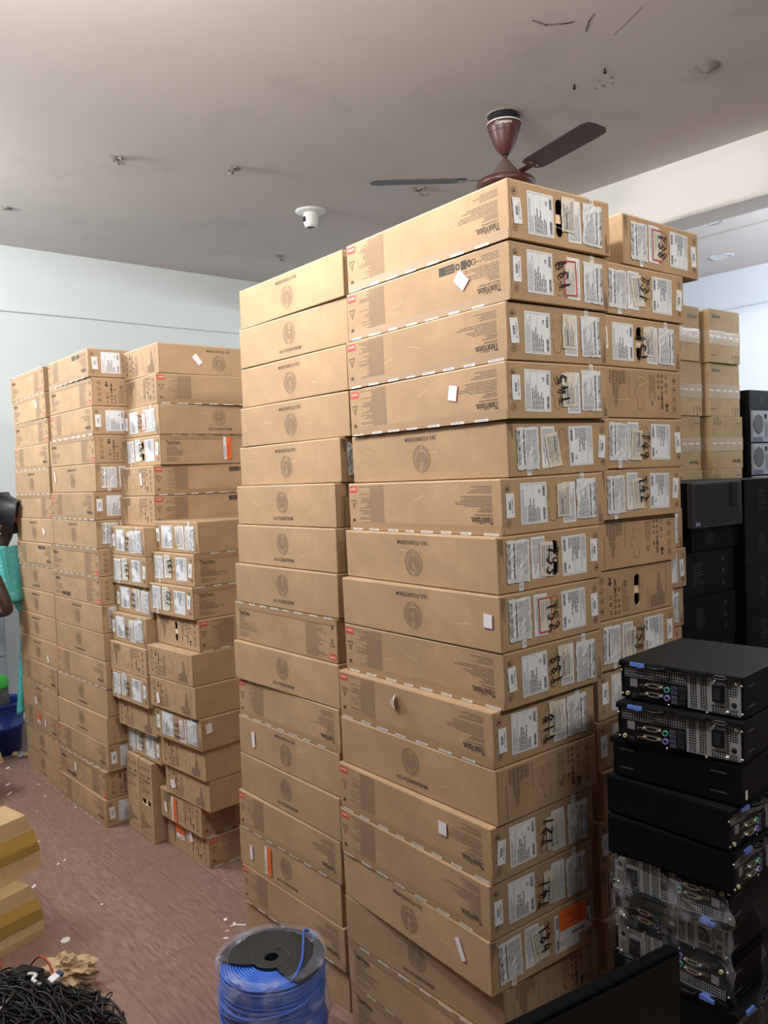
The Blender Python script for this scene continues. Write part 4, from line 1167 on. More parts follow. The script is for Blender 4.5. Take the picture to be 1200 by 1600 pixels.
    mb = MB(); mb.tube([(X(.785), -.006, Z(.07)), (X(.80), -.008, Z(.035)), (X(.87), -.008, Z(.035)), (X(.89), -.006, Z(.07)), (X(.87), -.008, Z(.105)), (X(.80), -.008, Z(.105))], .0020, 'grey_plastic', 6, closed=True); _PC['padlock_ring'] = mb
    mb = MB(); mb.box((X(.768), -.004, Z(.68)), (X(.855), .005, Z(.27)), 'black_plastic', bev=.002); mb.box((X(.785), -.0045, Z(.62)), (X(.838), -.002, Z(.33)), 'dark_hole')
    for a, b in ((.80, .44), (.825, .44), (.812, .54)): mb.box((X(a), -.0058, Z(b+.05)), (X(a)+.0018, -.002, Z(b)), 'grey_plastic')
    _PC['power_inlet'] = mb
    n = 20
    for i, v in enumerate((.56, .78)):
        vs = []; mb = MB()
        for (sc_, y) in ((1.0, .004), (1.0, -.0025), (.80, -.0025), (.76, .001)):
            for k in range(n):
                t = 2*pi*k/n; xx = cos(t); zz = sin(t); vs.append((X(.292)+.0150*sc_*math.copysign(abs(xx)**.5, xx), y, Z(v)+.0052*(sc_**1.6)*math.copysign(abs(zz)**.6, zz)))
        mb.mesh(vs, [(i_*n+k, i_*n+(k+1) % n, (i_+1)*n+(k+1) % n, (i_+1)*n+k) for i_ in range(3) for k in range(n)], 'connector_metal')
        mb.mesh(vs[3*n:], [tuple(range(n))], 'dark_hole')
        mb.box((X(.292)-.021, .0035, Z(v)-.004), (X(.292)+.021, .0048, Z(v)+.004), 'connector_metal')
        for q in (-.0185, .0185): mb.lathe([(0, -.0032), (.0022, -.003), (.0022, .004)], 'screw_metal', 8, c=(X(.292)+q, 0, Z(v)), axis='y')
        _PC['display_port%d' % i] = mb
    for i, (v, m) in enumerate(((.60, 'port_green'), (.80, 'port_purple'))):
        mb = MB(); mb.lathe([(.0068, .004), (.0068, -.001), (.0045, -.0016), (.0040, .001)], m, 18, c=(X(.402), 0, Z(v)), axis='y'); mb.lathe([(0, .0002), (.0042, .0002)], 'dark_hole', 14, c=(X(.402), 0, Z(v)), axis='y')
        _PC['keyboard_port%d' % i] = mb
    mb = MB(); mb.lathe([(.0046, .004), (.0046, -.001), (.0026, -.0014), (.0022, .001)], 'port_yellow', 16, c=(X(.060), 0, Z(.85)), axis='y'); _PC['audio_port'] = mb
    for i in range(4):
        mb = MB(); z = Z(.50+.115*i); mb.box((X(.435), .002, z-.0070), (X(.485), .0048, z), 'connector_metal'); mb.box((X(.438), .0014, z-.0060), (X(.482), .003, z-.001), 'port_navy'); _PC['usb_port%d' % i] = mb
    for i in range(2):
        mb = MB(); z = Z(.72+.11*i); mb.box((X(.503), .0014, z-.007), (X(.552), .003, z), 'dark_hole'); mb.box((X(.503), .0012, z-.0012), (X(.552), .004, z), 'grey_plastic'); _PC['usb_port%d' % (4+i)] = mb
    mb = MB(); mb.box((X(.500), .002, Z(.70)), (X(.555), .0048, Z(.48)), 'grey_plastic'); mb.box((X(.505), .0014, Z(.68)), (X(.550), .003, Z(.50)), 'dark_hole'); _PC['network_port'] = mb
    for i, v in enumerate((.55, .78)):
        mb = MB(); mb.box((X(.165), .0024, Z(v+.075)), (X(.215), .0048, Z(v+.02)), 'connector_metal'); mb.box((X(.170), .0018, Z(v+.07)), (X(.210), .003, Z(v+.035)), 'dark_hole'); _PC['video_port%d' % i] = mb
    mb = MB(); mb.box((X(.095), .0020, Z(.95)), (X(.140), .0048, Z(.84)), 'grey_plastic'); mb.box((X(.098), .0014, Z(.94)), (X(.137), .003, Z(.86)), 'dark_hole'); _PC['serial_port'] = mb
    mb = MB(); mb.box((X(.082), .0030, Z(.66)), (X(.145), .0045, Z(.46)), 'sticker_grey'); _PC['licence_sticker'] = mb
    for k in list(_PC): _PC[k] = _PC[k].data(k.rstrip('0123456789'))
    return _PC
LBL = {'release_latch': 'blue release latch', 'audio_port': 'yellow-green audio socket'}
def pc(corner, yawd, z, label, upside=False, drop=()):
    """corner = rear left bottom corner as seen from behind"""
    a = R(yawd)
    if upside:
        loc = (corner[0]+cos(a)*PW, corner[1]+sin(a)*PW, z+PH)
        root = empty('desktop_computer', label, 'computer', loc, group='black desktop computers stacked at the right')
        root.matrix_world = Matrix.Translation(loc) @ Matrix.Rotation(a, 4, 'Z') @ Matrix.Rotation(pi, 4, 'Y')
    else:
        root = empty('desktop_computer', label, 'computer', (corner[0], corner[1], z), a, 'black desktop computers stacked at the right')
    P_ = pc_parts(); panel = None
    base = ['case_shell', 'lid', 'rear_panel', 'port_plate', 'release_latch', 'pull_handle', 'slot_clamp', 'padlock_ring', 'power_inlet']
    for k in base+([] if 'small' in drop else ['screw%d' % i for i in range(9)]):
        nm = k.rstrip('0123456789')
        o = put(nm, P_['case_shell9' if k == 'case_shell' and 'slots' in drop else k], root)
        if k in LBL: o['label'] = LBL[k]
        if k == 'port_plate': panel = o
    if 'small' in drop: return root
    for k in P_:
        nm = k.rstrip('0123456789')
        if k in base or nm in ('screw', 'case_shell'): continue
        o = put(nm, P_[k], panel)
        if k in LBL: o['label'] = LBL[k]
        if k == 'keyboard_port0': o['label'] = 'green round socket'
        if k == 'keyboard_port1': o['label'] = 'purple round socket'
    return root
S_ = 'of the black computer stack'
dz = .0955
pc((1.669, 1.104), -87.1, 12*dz, 'black desktop computer on top %s, rear ports and blue latch showing' % S_)
pc((1.646, 1.100), -84.2, 11*dz, 'second black desktop computer from top %s, its rear facing left' % S_)
# three computers turned sideways: their plain side faces left
t_ = pc((1.958, 1.146), 182.5, 10*dz, 'third black desktop computer from top %s, its plain front facing right' % S_)
mb = MB(); mb.box((.262, PD+.0005, .012), (.272, PD+.0012, .032), 'label_white'); o = part('white_sticker', mb, t_, 'small white sticker')
pc((1.659, .836), -1.5, 9*dz, 'fourth black desktop computer from top %s, plain side showing' % S_, drop=('slots',))
pc((1.668, .832), 1.5, 8*dz, 'fifth black desktop computer from top %s, above the plastic film' % S_, drop=('slots',))
pc((1.671, 1.145), -87.0, 7*dz, 'upside-down desktop computer behind plastic film, sixth from top %s' % S_, True)
pc((1.712, 1.168), -89.0, 6*dz, 'upright desktop computer behind plastic film, seventh from top %s' % S_)
pc((1.700, 1.160), -89.5, 5*dz, 'upside-down desktop computer below the film, eighth from top %s' % S_, True)
pc((1.700, .850), .5, 4*dz, 'ninth black desktop computer %s, plain side, down behind the monitor' % S_, drop=('slots', 'small'))
for i, (nm, ups) in enumerate(((None, False), ('tenth', True), ('eleventh', False), ('twelfth', True), ('lowest', False))):
    if nm: pc((1.705+.006*((i*3) % 4-1), 1.155), -88+((i*5) % 4), (4-i)*dz, '%s black desktop computer %s, down behind the monitor' % (nm, S_), ups, drop=('small',) if i else ())

# plastic film hanging over the sixth to eighth computers
def film(name, cols, rows, fn, mat, label, group=None):
    rng = random.Random(12); mb = MB(); vs = []
    for j in range(rows+1):
        for i in range(cols+1):
            p = Vector(fn(i/cols, j/rows)); p += Vector((rng.uniform(-.010, .002), rng.uniform(-.008, .008), rng.uniform(-.008, .008))); vs.append(p)
    mb.mesh(vs, [(j*(cols+1)+i, j*(cols+1)+i+1, (j+1)*(cols+1)+i+1, (j+1)*(cols+1)+i) for j in range(rows) for i in range(cols)], mat, False)
    o = put(name, mb.data(name)); tag(o, label, 'plastic film'); return o
film('plastic_film', 20, 12, lambda u, v: (1.644+.012*abs(sin(9*u+3*v)), 1.13-.30*u, .765-.20*v-.09*u*v*(.6+.4*sin(6*u))), 'stretch_film', 'torn clear plastic film draped over the rear of the wrapped computers')
film('plastic_film', 8, 16, lambda u, v: (1.70+.34*u, .800-.010*sin(11*u+5*v), .76-.36*v), 'stretch_film', 'loose clear plastic film hanging on the right side of the computer stack')

# ------------------------------------------------------------------ tower cases behind, right
def tower(x, y, z, yawd, label, kind='plain', w=.36, d=.42, h=.175, grp='tower computers stacked at the back right'):
    root = empty('tower_computer', label, 'computer', (x, y, z), R(yawd), grp)
    mb = MB(); mb.box((0, .012, 0), (w, d, h), 'black_steel', bev=.002)
    for i in range(4): mb.box((w, .03, h*.25+i*.016), (w+.001, .06, h*.25+i*.016+.004), 'grey_plastic')
    if kind == 'plain':
        fc = Face(mb, (0, .012, 0), (1, 0, 0), (0, 0, 1), w, h); rg = random.Random(int(z*100))
        fc.words(w*.30, h*.25, w*.50, h*.75, 8, rg, 'print_dark_grey', fill=.3)
        for i in range(3): fc.rect(w*.80, h*(.15+.28*i), w*.82, h*(.27+.28*i), 'grey_plastic')
    part('case', mb, root)
    if kind == 'mesh':
        mb = MB(); mb.box((0, -.012, 0), (w-.02, .012, h), 'grey_plastic', bev=.004)
        fc = Face(mb, (0, -.0122, 0), (1, 0, 0), (0, 0, 1), w, h); nx, nz = 44, 24
        for i in range(nx):
            for j in range(nz):
                a, b = .012+i*(w-.045)/nx+(.003 if j % 2 else 0), .008+j*(h-.016)/nz
                if .255 < a < .305 and b > .068: continue
                fc.rect(a, b, a+.0042, b+.0042, 'dark_hole')
        bz = part('front_bezel', mb, root, 'grey perforated front bezel')
        mb = MB(); mb.box((.255, -.0150, .072), (.303, -.012, h-.004), 'black_plastic', bev=.001)
        f = Face(mb, (.255, -.0152, .072), (1, 0, 0), (0, 0, 1), .048, .099); f.text('DELL', .026, .080, .030, .012, 'grey_plastic', rot=-90); part('badge_panel', mb, bz)
        mb = MB(); mb.box((.012, -.0140, .006), (.048, -.012, .026), 'port_navy'); f = Face(mb, (.012, -.0142, .006), (1, 0, 0), (0, 0, 1), .036, .02); f.rect(.004, .004, .016, .016, 'cabinet_grey'); f.rect(.020, .005, .032, .015, 'cabinet_grey'); part('blue_sticker', mb, bz)
    if kind == 'silver':
        mb = MB(); mb.box((.004, 0, .004), (w-.004, .012, h-.004), 'tower_silver')
        fc = Face(mb, (0, -.0005, 0), (1, 0, 0), (0, 0, 1), w, h)
        fc.disc(.062, h*.56, .056, 'dark_hole', 8)
        for i in range(11):
            for j in range(11):
                a, b = .010+i*.0098+(.005 if j % 2 else 0), h*.56-.052+j*.0098
                if math.hypot(a-.062, b-h*.56) < .052: fc.ring(a, b, .0036, .0050, 'tower_silver', 6, z=3)
        fc.rect(.005, .006, .105, .030, 'port_navy')
        for i in range(4): fc.rect(.012+i*.023, .010, .026+i*.023, .026, 'tower_silver', 2); fc.rect(.015+i*.023, .013, .023+i*.023, .023, 'dark_hole', 3)
        fc.rect(.125, h*.74, .150, h*.88, 'dark_hole', 2)
        for i in range(4): fc.rect(.135+i*.026, .02, .152+i*.026, h*.68, 'zinc', 2); fc.rect(.141+i*.026, .03, .146+i*.026, h*.62, 'dark_hole', 3)
        fc.rect(.26, .02, .345, h*.85, 'grey_plastic', 2)
        part('rear_panel', mb, root, 'silver rear panel with round fan grille')
    return root
tower(2.905, 1.598, 1.448, -4.6, 'tower computer lying on its side with grey mesh front, below the far cartons', 'mesh')
U = [(3.000, 1.60, 1.354, .093), (2.800, 1.60, 1.181, .1725)]
tower(2.935, 1.60, 1.354, -4, 'thin black computer directly under the mesh-fronted tower', w=.335, d=.40, h=.0925)
tower(2.805, 1.60, 1.181, -3, 'wide black tower computer, third from top under the mesh-fronted tower', w=.42, d=.40, h=.172)
ORB = ['fourth', 'fifth', 'sixth', 'seventh', 'eighth', 'ninth', 'lowest']
for i in range(7): tower(2.845+.02*((i*3) % 3-1), 1.60, .1685*(6-i), -3+((i*4) % 3-1), 'black tower computer, %s in the dark column under the mesh-fronted tower' % ORB[i], w=.40, d=.42, h=.1675)
for i in range(9): tower(3.292+.012*((i*3) % 3-1), 1.555, .1805*(8-i), -4+((i*5) % 3-1)*.6, 'black tower computer, %s in the dark column at the right edge' % (['topmost', 'second']+['third', 'fourth', 'fifth', 'sixth', 'seventh', 'eighth', 'lowest'])[i], w=.36, d=.42, h=.1795)
SL = ['topmost', 'second', 'third']
for i in range(12):
    z = .18*(11-i)
    if i == 0: tower(4.47, 2.085, z, -4, 'grey computer case on top of the silver-backed towers at the right edge', 'plain', h=.11, grp='silver-backed computers at the right edge'); continue
    tower(4.455, 2.075, z, -4, 'silver-backed tower computer with round fan grille, %s at the right edge' % SL[i-1] if i < 4 else 'black tower computer, %s below the silver-backed towers' % (['first', 'second', 'third', 'fourth', 'fifth', 'sixth', 'seventh', 'lowest'])[i-4], 'silver' if i < 4 else 'plain', h=.179, grp='silver-backed computers at the right edge')
mb = MB(); mb.box((0, 0, 0), (.09, .30, .16), 'tower_silver', bev=.004); mb.box((.02, -.004, .02), (.07, 0, .13), 'grey_plastic')
o = put('disk_caddy', mb.data('disk_caddy'), loc=(4.41, 2.32, 2.2055)); 
bpy.data.objects.remove(o)

# ------------------------------------------------------------------ monitor in the near right corner
mon = empty('monitor', 'black flat monitor seen from behind in the near bottom right corner', 'monitor', (1.30, .955, 0), R(-9.2))
mb = MB(); mb.box((-.262, -.012, .330), (.262, .020, .664), 'screen_black', bev=.005)
mb.box((-.256, -.0135, .345), (.256, -.011, .655), 'black_plastic'); part('panel', mb, mon)
mb = MB(); mb.box((-.20, .018, .38), (.20, .040, .61), 'black_plastic', bev=.010); part('back_cover', mb, mon)
mb = MB(); mb.box((-.045, .040, .02), (.045, .065, .52), 'black_plastic', bev=.006); part('stand_column', mb, mon)
mb = MB(); mb.box((-.13, -.09, 0), (.13, .13, .02), 'black_plastic', bev=.006); part('stand_base', mb, mon)

# ------------------------------------------------------------------ cable reel
sp = empty('cable_reel', 'reel of bright blue network cable wrapped in clear plastic on the floor', 'cable reel', (1.196, 1.957, 0))
RF = .150; ZT = .345
def flange(z0, z1, cut=None):
    mb = MB(); n = 72; ring_o = []; 
    for k in range(n):
        t = 2*pi*k/n; dg = math.degrees(t) % 360; r = RF
        if cut:
            a0, a1 = cut
            q = (dg-a0) % 360
            span = (a1-a0) % 360
            if q < span:
                e_ = min(q/34.0, (span-q)/14.0)
                r = RF+(0.052-RF)*min(1, e_)**.8
        ring_o.append((r*cos(t), r*sin(t)))
    hole = [(.020*cos(2*pi*k/n)+0, .020*sin(2*pi*k/n)) for k in range(n)]
    vs = [(x, y, z1) for x, y in ring_o]+[(x, y, z1) for x, y in hole]+[(x, y, z0) for x, y in ring_o]+[(x, y, z0) for x, y in hole]
    fs = []
    for k in range(n):
        j = (k+1) % n
        fs += [(k, j, n+j, n+k), (2*n+k, 3*n+k, 3*n+j, 2*n+j), (k, 2*n+k, 2*n+j, j), (n+k, n+j, 3*n+j, 3*n+k)]
    mb.mesh(vs, fs, 'spool_black'); return mb
fl = flange(ZT-.006, ZT, (140, 264))
fl.lathe([(.050, ZT+.0004), (.052, ZT+.0016), (.054, ZT+.0004)], 'spool_black', 40)
fl.lathe([(0, ZT+.0008), (.0065, ZT+.0008)], 'dark_hole', 14, c=(.036, .020, 0))
part('top_flange', fl, sp)
part('bottom_flange', flange(0, .006), sp)
mb = MB(); mb.lathe([(.052, .006), (.052, ZT-.006)], 'spool_black', 36); mb.lathe([(.021, ZT), (.021, .0)], 'dark_hole', 30); part('core', mb, sp)
mb = MB(); rg = random.Random(4)
rc = .0030
for lay in range(11):                               # top faces of the winding, seen through the cut-out
    r = .058+lay*.0083
    mb.lathe([(r+.0039*cos(a), ZT-.012+.0039*sin(a)) for a in [pi*q/6 for q in range(-6, 7)]], 'cable_blue', 64)
for k in range(50):                                 # outer layer of the winding
    z = .010+k*.0064
    if z > ZT-.012: break
    r = .143+rg.uniform(-.0015, .0015); t0 = rg.uniform(-.0016, .0016)
    mb.tube([(r*cos(2*pi*q/48), r*sin(2*pi*q/48), z+t0*sin(2*pi*q/48*1.0+k)) for q in range(48)], .0035, 'cable_blue', 7, closed=True)
for k in range(7):                                  # a few turns wandering across the others
    ph = rg.uniform(0, 6); z = rg.uniform(.10, .28); am = rg.uniform(.02, .05)
    mb.tube([(.149*cos(2*pi*q/60), .149*sin(2*pi*q/60), z+am*sin(2*pi*q/60+ph)) for q in range(60)], .0034, 'cable_blue', 7, closed=True)
part('cable_winding', mb, sp, 'blue network cable')
mb = MB()
P0 = [(.135, -.045, ZT-.030), (.118, -.062, ZT-.004), (.100, -.055, ZT+.020), (.088, -.020, ZT+.036), (.095, .020, ZT+.045), (.120, .050, ZT+.042), (.142, .055, ZT+.020), (.146, .040, ZT-.020)]
def smooth(pts, n=6):
    out = []; P = [Vector(p) for p in pts]
    for i in range(len(P)-1):
        a, b, c, d = P[max(i-1, 0)], P[i], P[i+1], P[min(i+2, len(P)-1)]
        for k in range(n):
            t = k/n; out.append(0.5*((2*b)+(-a+c)*t+(2*a-5*b+4*c-d)*t*t+(-a+3*b-3*c+d)*t**3))
    out.append(P[-1]); return out
mb.tube(smooth([(-.02, -.128, ZT-.006), (.022, -.108, ZT+.008), (.060, -.070, ZT+.016), (.096, -.022, ZT+.022), (.122, .012, ZT+.022), (.142, .010, ZT+.010), (.146, -.020, ZT-.012)]), .0036, 'cable_blue', 8); part('loose_cable_end', mb, sp)
mb = MB(); rg = random.Random(9); n = 72; rows = 22; vs = []
prof = [(.158+.004*math.sin(j*1.7), .004+j*(ZT+.004)/rows) for j in range(rows)]+[(.156, ZT+.010), (.138, ZT+.014), (.120, ZT+.009)]
for j, (r, z) in enumerate(prof):
    for k in range(n):
        t = 2*pi*k/n; q = r*(1+.018*sin(5*t+j*.9)+.012*sin(13*t-j*1.3)+rg.uniform(-.008, .008))
        if j > 5 and -2.7 < ((t+pi) % (2*pi))-pi < -2.2: q += .012*(j/rows)
        vs.append((q*cos(t), q*sin(t), z+rg.uniform(-.003, .003)))
mb.mesh(vs, [(j*n+k, j*n+(k+1) % n, (j+1)*n+(k+1) % n, (j+1)*n+k) for j in range(len(prof)-1) for k in range(n)], 'spool_film', False)
part('plastic_wrap', mb, sp, 'crinkled clear plastic wrap')

# ------------------------------------------------------------------ taped cartons at lower left
def taped(x, y, z, yawd, w, d, h, inset, label, open_top=False, tapes=((.50, .72, 'tape_yellow'), (.30, .50, 'tape_brown'))):
    root = empty('taped_carton', label, 'box', (x, y, z), R(yawd), 'old cartons with yellow tape at the left')
    # right near bottom corner at the origin; carton extends to -x and +y; upper part leans inwards
    def ring(t):
        i = inset*t
        return [(-w+i*.3, i*.2), (-i, i*.2), (-i, d-i*.6), (-w+i*.3, d-i*.6)]
    lv = [0, .12, .35, .55, .75, 1.0]; rg = random.Random(int(w*1000)+open_top); vs = []
    for t in lv:
        for (a, b) in ring(t*t*.8+t*.2): vs.append((a+rg.uniform(-.003, .003), b+rg.uniform(-.003, .003), t*h))
    mb = MB(); fs = []
    for i in range(len(lv)-1):
        for k in range(4): fs.append((i*4+k, i*4+(k+1) % 4, (i+1)*4+(k+1) % 4, (i+1)*4+k))
    fs.append((3, 2, 1, 0)); fs.append(tuple(len(lv)*4-4+k for k in range(4)))
    mb.mesh(vs, fs, 'cardboard_old')
    part('carton_body', mb, root)
    def pt(s, t, off=.0025):   # point on the near (-y) face, s from right corner, t height fraction
        q = t*t*.8+t*.2; i = inset*q
        return (-i-s*(w-1.3*i), i*.2-off, t*h)
    for a, b, m in tapes:
        mb = MB(); vs = []
        for s in (-.006, .25, .5, .75, 1.0):
            vs += [pt(s, a+.02*sin(s*7)), pt(s, b+.02*sin(s*5))]
        mb.mesh(vs, [(2*i, 2*i+2, 2*i+3, 2*i+1) for i in range(4)], m)
        q = b*b*.8+b*.2; i2 = inset*q
        v0, v1 = pt(-.006, a), pt(-.006, b)
        mb.mesh([v0, v1, (v1[0]+.002, v1[1]+.10, v1[2]), (v0[0]+.002, v0[1]+.10, v0[2])], [(0, 3, 2, 1)], m)
        part('packing_tape', mb, root, 'yellow-brown glossy packing tape')
    if open_top:
        i = inset; mb = MB()
        mb.mesh([(-i, i*.2, h), (-w, i*.2, h), (-w, .10, h+.035), (-i-.02, .10, h+.030)], [(0, 3, 2, 1)], 'cardboard_old'); mb.mesh([(-i, i*.2, h+.002), (-i-.02, .10, h+.032), (-i-.03, .16, h+.02), (-i-.01, .2, h+.004)], [(0, 1, 2, 3)], 'cardboard_edge_and_highlight')
        part('top_flap', mb, root)
    return root
taped(.962, 3.205, 0, 18, .62, .36, .205, .045, 'old brown carton with yellow tape on the floor at the left edge')
taped(1.000, 3.325, .206, 21, .60, .34, .225, .055, 'upper old carton with loose top flap and broad yellow tape at the left edge', True, tapes=((.44, .70, 'tape_yellow'), (.30, .46, 'tape_brown')))
mb = MB(); mb.box((-.5, 0, 0), (0, .4, .16), 'cardboard_old', bev=.01)
taped(1.300, 4.90, .16, 32, .45, .30, .20, .10, 'crumpled tan carton in front of the blue bucket at the left edge', tapes=((.5, .8, 'tape_yellow'),))
o = put('low_carton', mb.data('low_carton'), loc=(1.23, 4.86, 0)); tag(o, 'low carton under the crumpled tan one, beyond the left edge', 'box')

# ------------------------------------------------------------------ heap of cables
rg = random.Random(21); mb = MB()
cx, cy = .56, 2.52
def heap_z(x, y): 
    q = ((x-cx)/.36)**2+((y-cy)/.40)**2
    return max(0, .235*(1-q))
core = []
n = 28
for j in range(9):
    f_ = j/8
    for k in range(n):
        t = 2*pi*k/n; r = (1-f_); x_, y_ = cx+.34*r*cos(t), cy+.38*r*sin(t); core.append((x_, y_, max(.001, heap_z(x_, y_)*.84+rg.uniform(-.012, .006))))
mb.mesh(core, [(j*n+k, j*n+(k+1) % n, (j+1)*n+(k+1) % n, (j+1)*n+k) for j in range(8) for k in range(n)], 'cable_black', True)
for i in range(330):
    t = rg.uniform(0, 2*pi); r = math.sqrt(rg.random())*.95; x_, y_ = cx+.36*r*cos(t), cy+.40*r*sin(t)
    hd = rg.uniform(0, 2*pi); cur = rg.uniform(-9, 9); pts = []; q = rg.choice((.0022, .0027, .0033, .0024, .0042)); lift = rg.uniform(0, .03)
    for s in range(rg.randrange(16, 34)):
        z_ = heap_z(x_, y_)+lift+.014*sin(s*.8+i); pts.append((x_, y_, max(z_, q)))
        hd += cur*.022+rg.uniform(-.09, .09); nx_, ny_ = x_+.022*cos(hd), y_+.022*sin(hd)
        if ((nx_-cx)/.41)**2+((ny_-cy)/.45)**2 > 1: hd += 1.2; nx_, ny_ = x_+.015*cos(hd), y_+.015*sin(hd)
        x_, y_ = nx_, ny_
    mb.tube(pts, q, 'cable_black', 6)
for (lx, ly, rad) in ((.885, 2.44, .055), (.845, 2.54, .075), (.80, 2.66, .07), (.87, 2.36, .05)):
    mb.tube([(lx+rad*cos(a)*.6, ly+rad*sin(a), max(.004, .05+.05*cos(a+1))) for a in [2*pi*q/24 for q in range(20)]], .0036, 'cable_black', 6)
o = put('cable_heap', mb.data('cable_heap')); tag(o, 'tangled heap of black power cables in the bottom left corner', 'cables', kind='stuff')
def on(x, y): return heap_z(x, y)+.022
mb = MB(); mb.box((-.030, -.045, 0), (.030, .045, .032), 'black_plastic', bev=.008); mb.tube(smooth([(0, .045, .016), (.01, .08, .02), (-.03, .12, .0), (-.08, .12, -.02)]), .004, 'cable_black', 7)
o = put('power_adapter', mb.data('power_adapter'), loc=(.735, 2.66, on(.735, 2.66)-.01), rot=(0, .15, .5)); tag(o, 'black power adapter block on the cable heap next to the crumpled paper', 'power adapter')
mb = MB(); mb.box((-.018, -.012, 0), (.018, .012, .012), 'label_white', bev=.002); mb.box((.016, -.010, .001), (.034, .010, .011), 'port_navy', bev=.001)
o = put('cable_plug', mb.data('cable_plug'), loc=(.80, 2.615, on(.80, 2.615)+.012), rot=(.2, -.1, .4)); tag(o, 'white and blue cable plug on top of the cable heap', 'plug')
mb = MB(); mb.tube([(-.05, 0, .01), (-.02, .004, .008), (0, .002, .006)], .0055, 'cable_black', 8); mb.tube([(0, .002, .006), (.022, 0, .004)], .0036, 'screw_metal', 8)
o = put('cable_plug', mb.data('cable_plug'), loc=(.60, 2.41, on(.60, 2.41)+.02), rot=(0, .1, 3.7)); tag(o, 'round metal-tipped plug at the bottom of the cable heap', 'plug')
mb = MB(); mb.tube(smooth([(0, 0, 0), (.012, -.03, .006), (-.004, -.055, .008), (.01, -.08, .0)]), [.006]*19, 'label_film', 8)
o = put('foil_strip', mb.data('foil_strip'), loc=(.725, 2.60, on(.725, 2.60)+.014)); tag(o, 'crinkled shiny strip lying on the cable heap', 'foil strip')
mb = MB(); mb.tube(smooth([(.78, 2.86, .06), (.80, 2.80, .135), (.815, 2.76, .16), (.83, 2.72, .13), (.83, 2.69, .08)]), .0034, 'cable_red', 7)
o = put('red_cable', mb.data('red_cable')); tag(o, 'short red cable between the cable heap and crumpled paper', 'cable')
mb = MB(); mb.tube(smooth([(.60, 2.80, .10), (.62, 2.86, .18), (.66, 2.88, .20), (.70, 2.85, .17), (.71, 2.80, .10)]), .0034, 'cable_red', 7)
o = put('red_cable', mb.data('red_cable')); tag(o, 'dark red cable arching against the taped carton', 'cable')
# crumpled packing paper
bm = bmesh.new(); bmesh.ops.create_icosphere(bm, subdivisions=4, radius=1); rg = random.Random(2)
from mathutils import noise as mn
for v in bm.verts:
    p = v.co.copy(); q = 1+.55*mn.noise(p*2.3)+.30*mn.noise(p*6.0)+.12*mn.noise(p*14)
    v.co = Vector((p.x*.055*q, p.y*.085*q, .050+p.z*.050*q))
me = bpy.data.meshes.new('crumpled_paper'); bm.to_mesh(me); bm.free(); me.materials.append(MATS['kraft_paper'])
o = put('crumpled_paper', me, loc=(.905, 2.80, 0.0), rot=(0, 0, .9)); tag(o, 'crumpled brown packing paper behind the cable heap', 'paper')

# ------------------------------------------------------------------ scraps on the floor
def scrap(x, y, pts, label, mat='paper_white', grp='paper scraps on the floor', name='paper_scrap', z=.0015):
    mb = MB(); n = len(pts); vs = [(a, b, 0) for a, b in pts]+[(a, b, .0015) for a, b in pts]
    mb.mesh(vs, [tuple(reversed(range(n))), tuple(range(n, 2*n))]+[(i, (i+1) % n, n+(i+1) % n, n+i) for i in range(n)], mat)
    o = put(name, mb.data(name), loc=(x, y, z-.0015)); tag(o, label, 'paper scrap', grp)
ell = lambda a, b: [(a*cos(2*pi*k/14), b*sin(2*pi*k/14)) for k in range(14)]
scrap(1.001, 3.097, [(x*cos(.7)-y*sin(.7), x*sin(.7)+y*cos(.7)) for x, y in ell(.020, .016)], 'oval white disc on the floor beside the crumpled paper', name='paper_disc')
scrap(1.520, 2.725, [(-.020, .010), (-.006, .006), (.024, -.024), (.028, -.018), (.0, .010), (.004, .026), (-.004, .026), (-.008, .012), (-.022, .018)], 'forked white paper scrap beside the lowest box left of the reel')
scrap(1.472, 2.717, ell(.010, .006), 'small pink scrap on the floor above the cable reel', 'sticker_pink')
small = [(1.338, 4.984, .020, .006), (1.303, 4.828, .026, .006), (1.433, 4.639, .008, .005), (1.496, 4.348, .008, .005), (1.051, 3.616, .016, .006), (1.213, 4.062, .006, .005), (1.20, 3.752, .010, .005), (1.235, 3.769, .010, .004), (1.204, 3.257, .006, .005), (1.508, 2.794, .010, .007), (1.444, 2.678, .005, .010), (1.466, 4.849, .006, .005), (1.424, 5.284, .016, .010), (1.33, 4.45, .006, .004)]
for x, y, a, b in small:
    scrap(x, y, [(p*cos(.8)-q*sin(.8), p*sin(.8)+q*cos(.8)) for p, q in ell(a, b)], 'tiny white paper scrap lying on the brown plank floor')
for i, (x, y) in enumerate(((1.56, 5.47), (1.575, 5.43), (1.545, 5.43), (1.53, 5.49))):
    mb = MB(); mb.lathe([(0, 0), (.022, .004), (.024, .014), (.012, .024), (0, .026)], 'kraft_paper' if i % 2 else 'zinc', 10, jitter=.12, seed=i)
    o = put('metal_cap', mb.data('metal_cap'), loc=(x, y, 0)); tag(o, 'small metal cap on the floor by the leftmost far stack', 'cap', 'caps on the floor by the bucket')

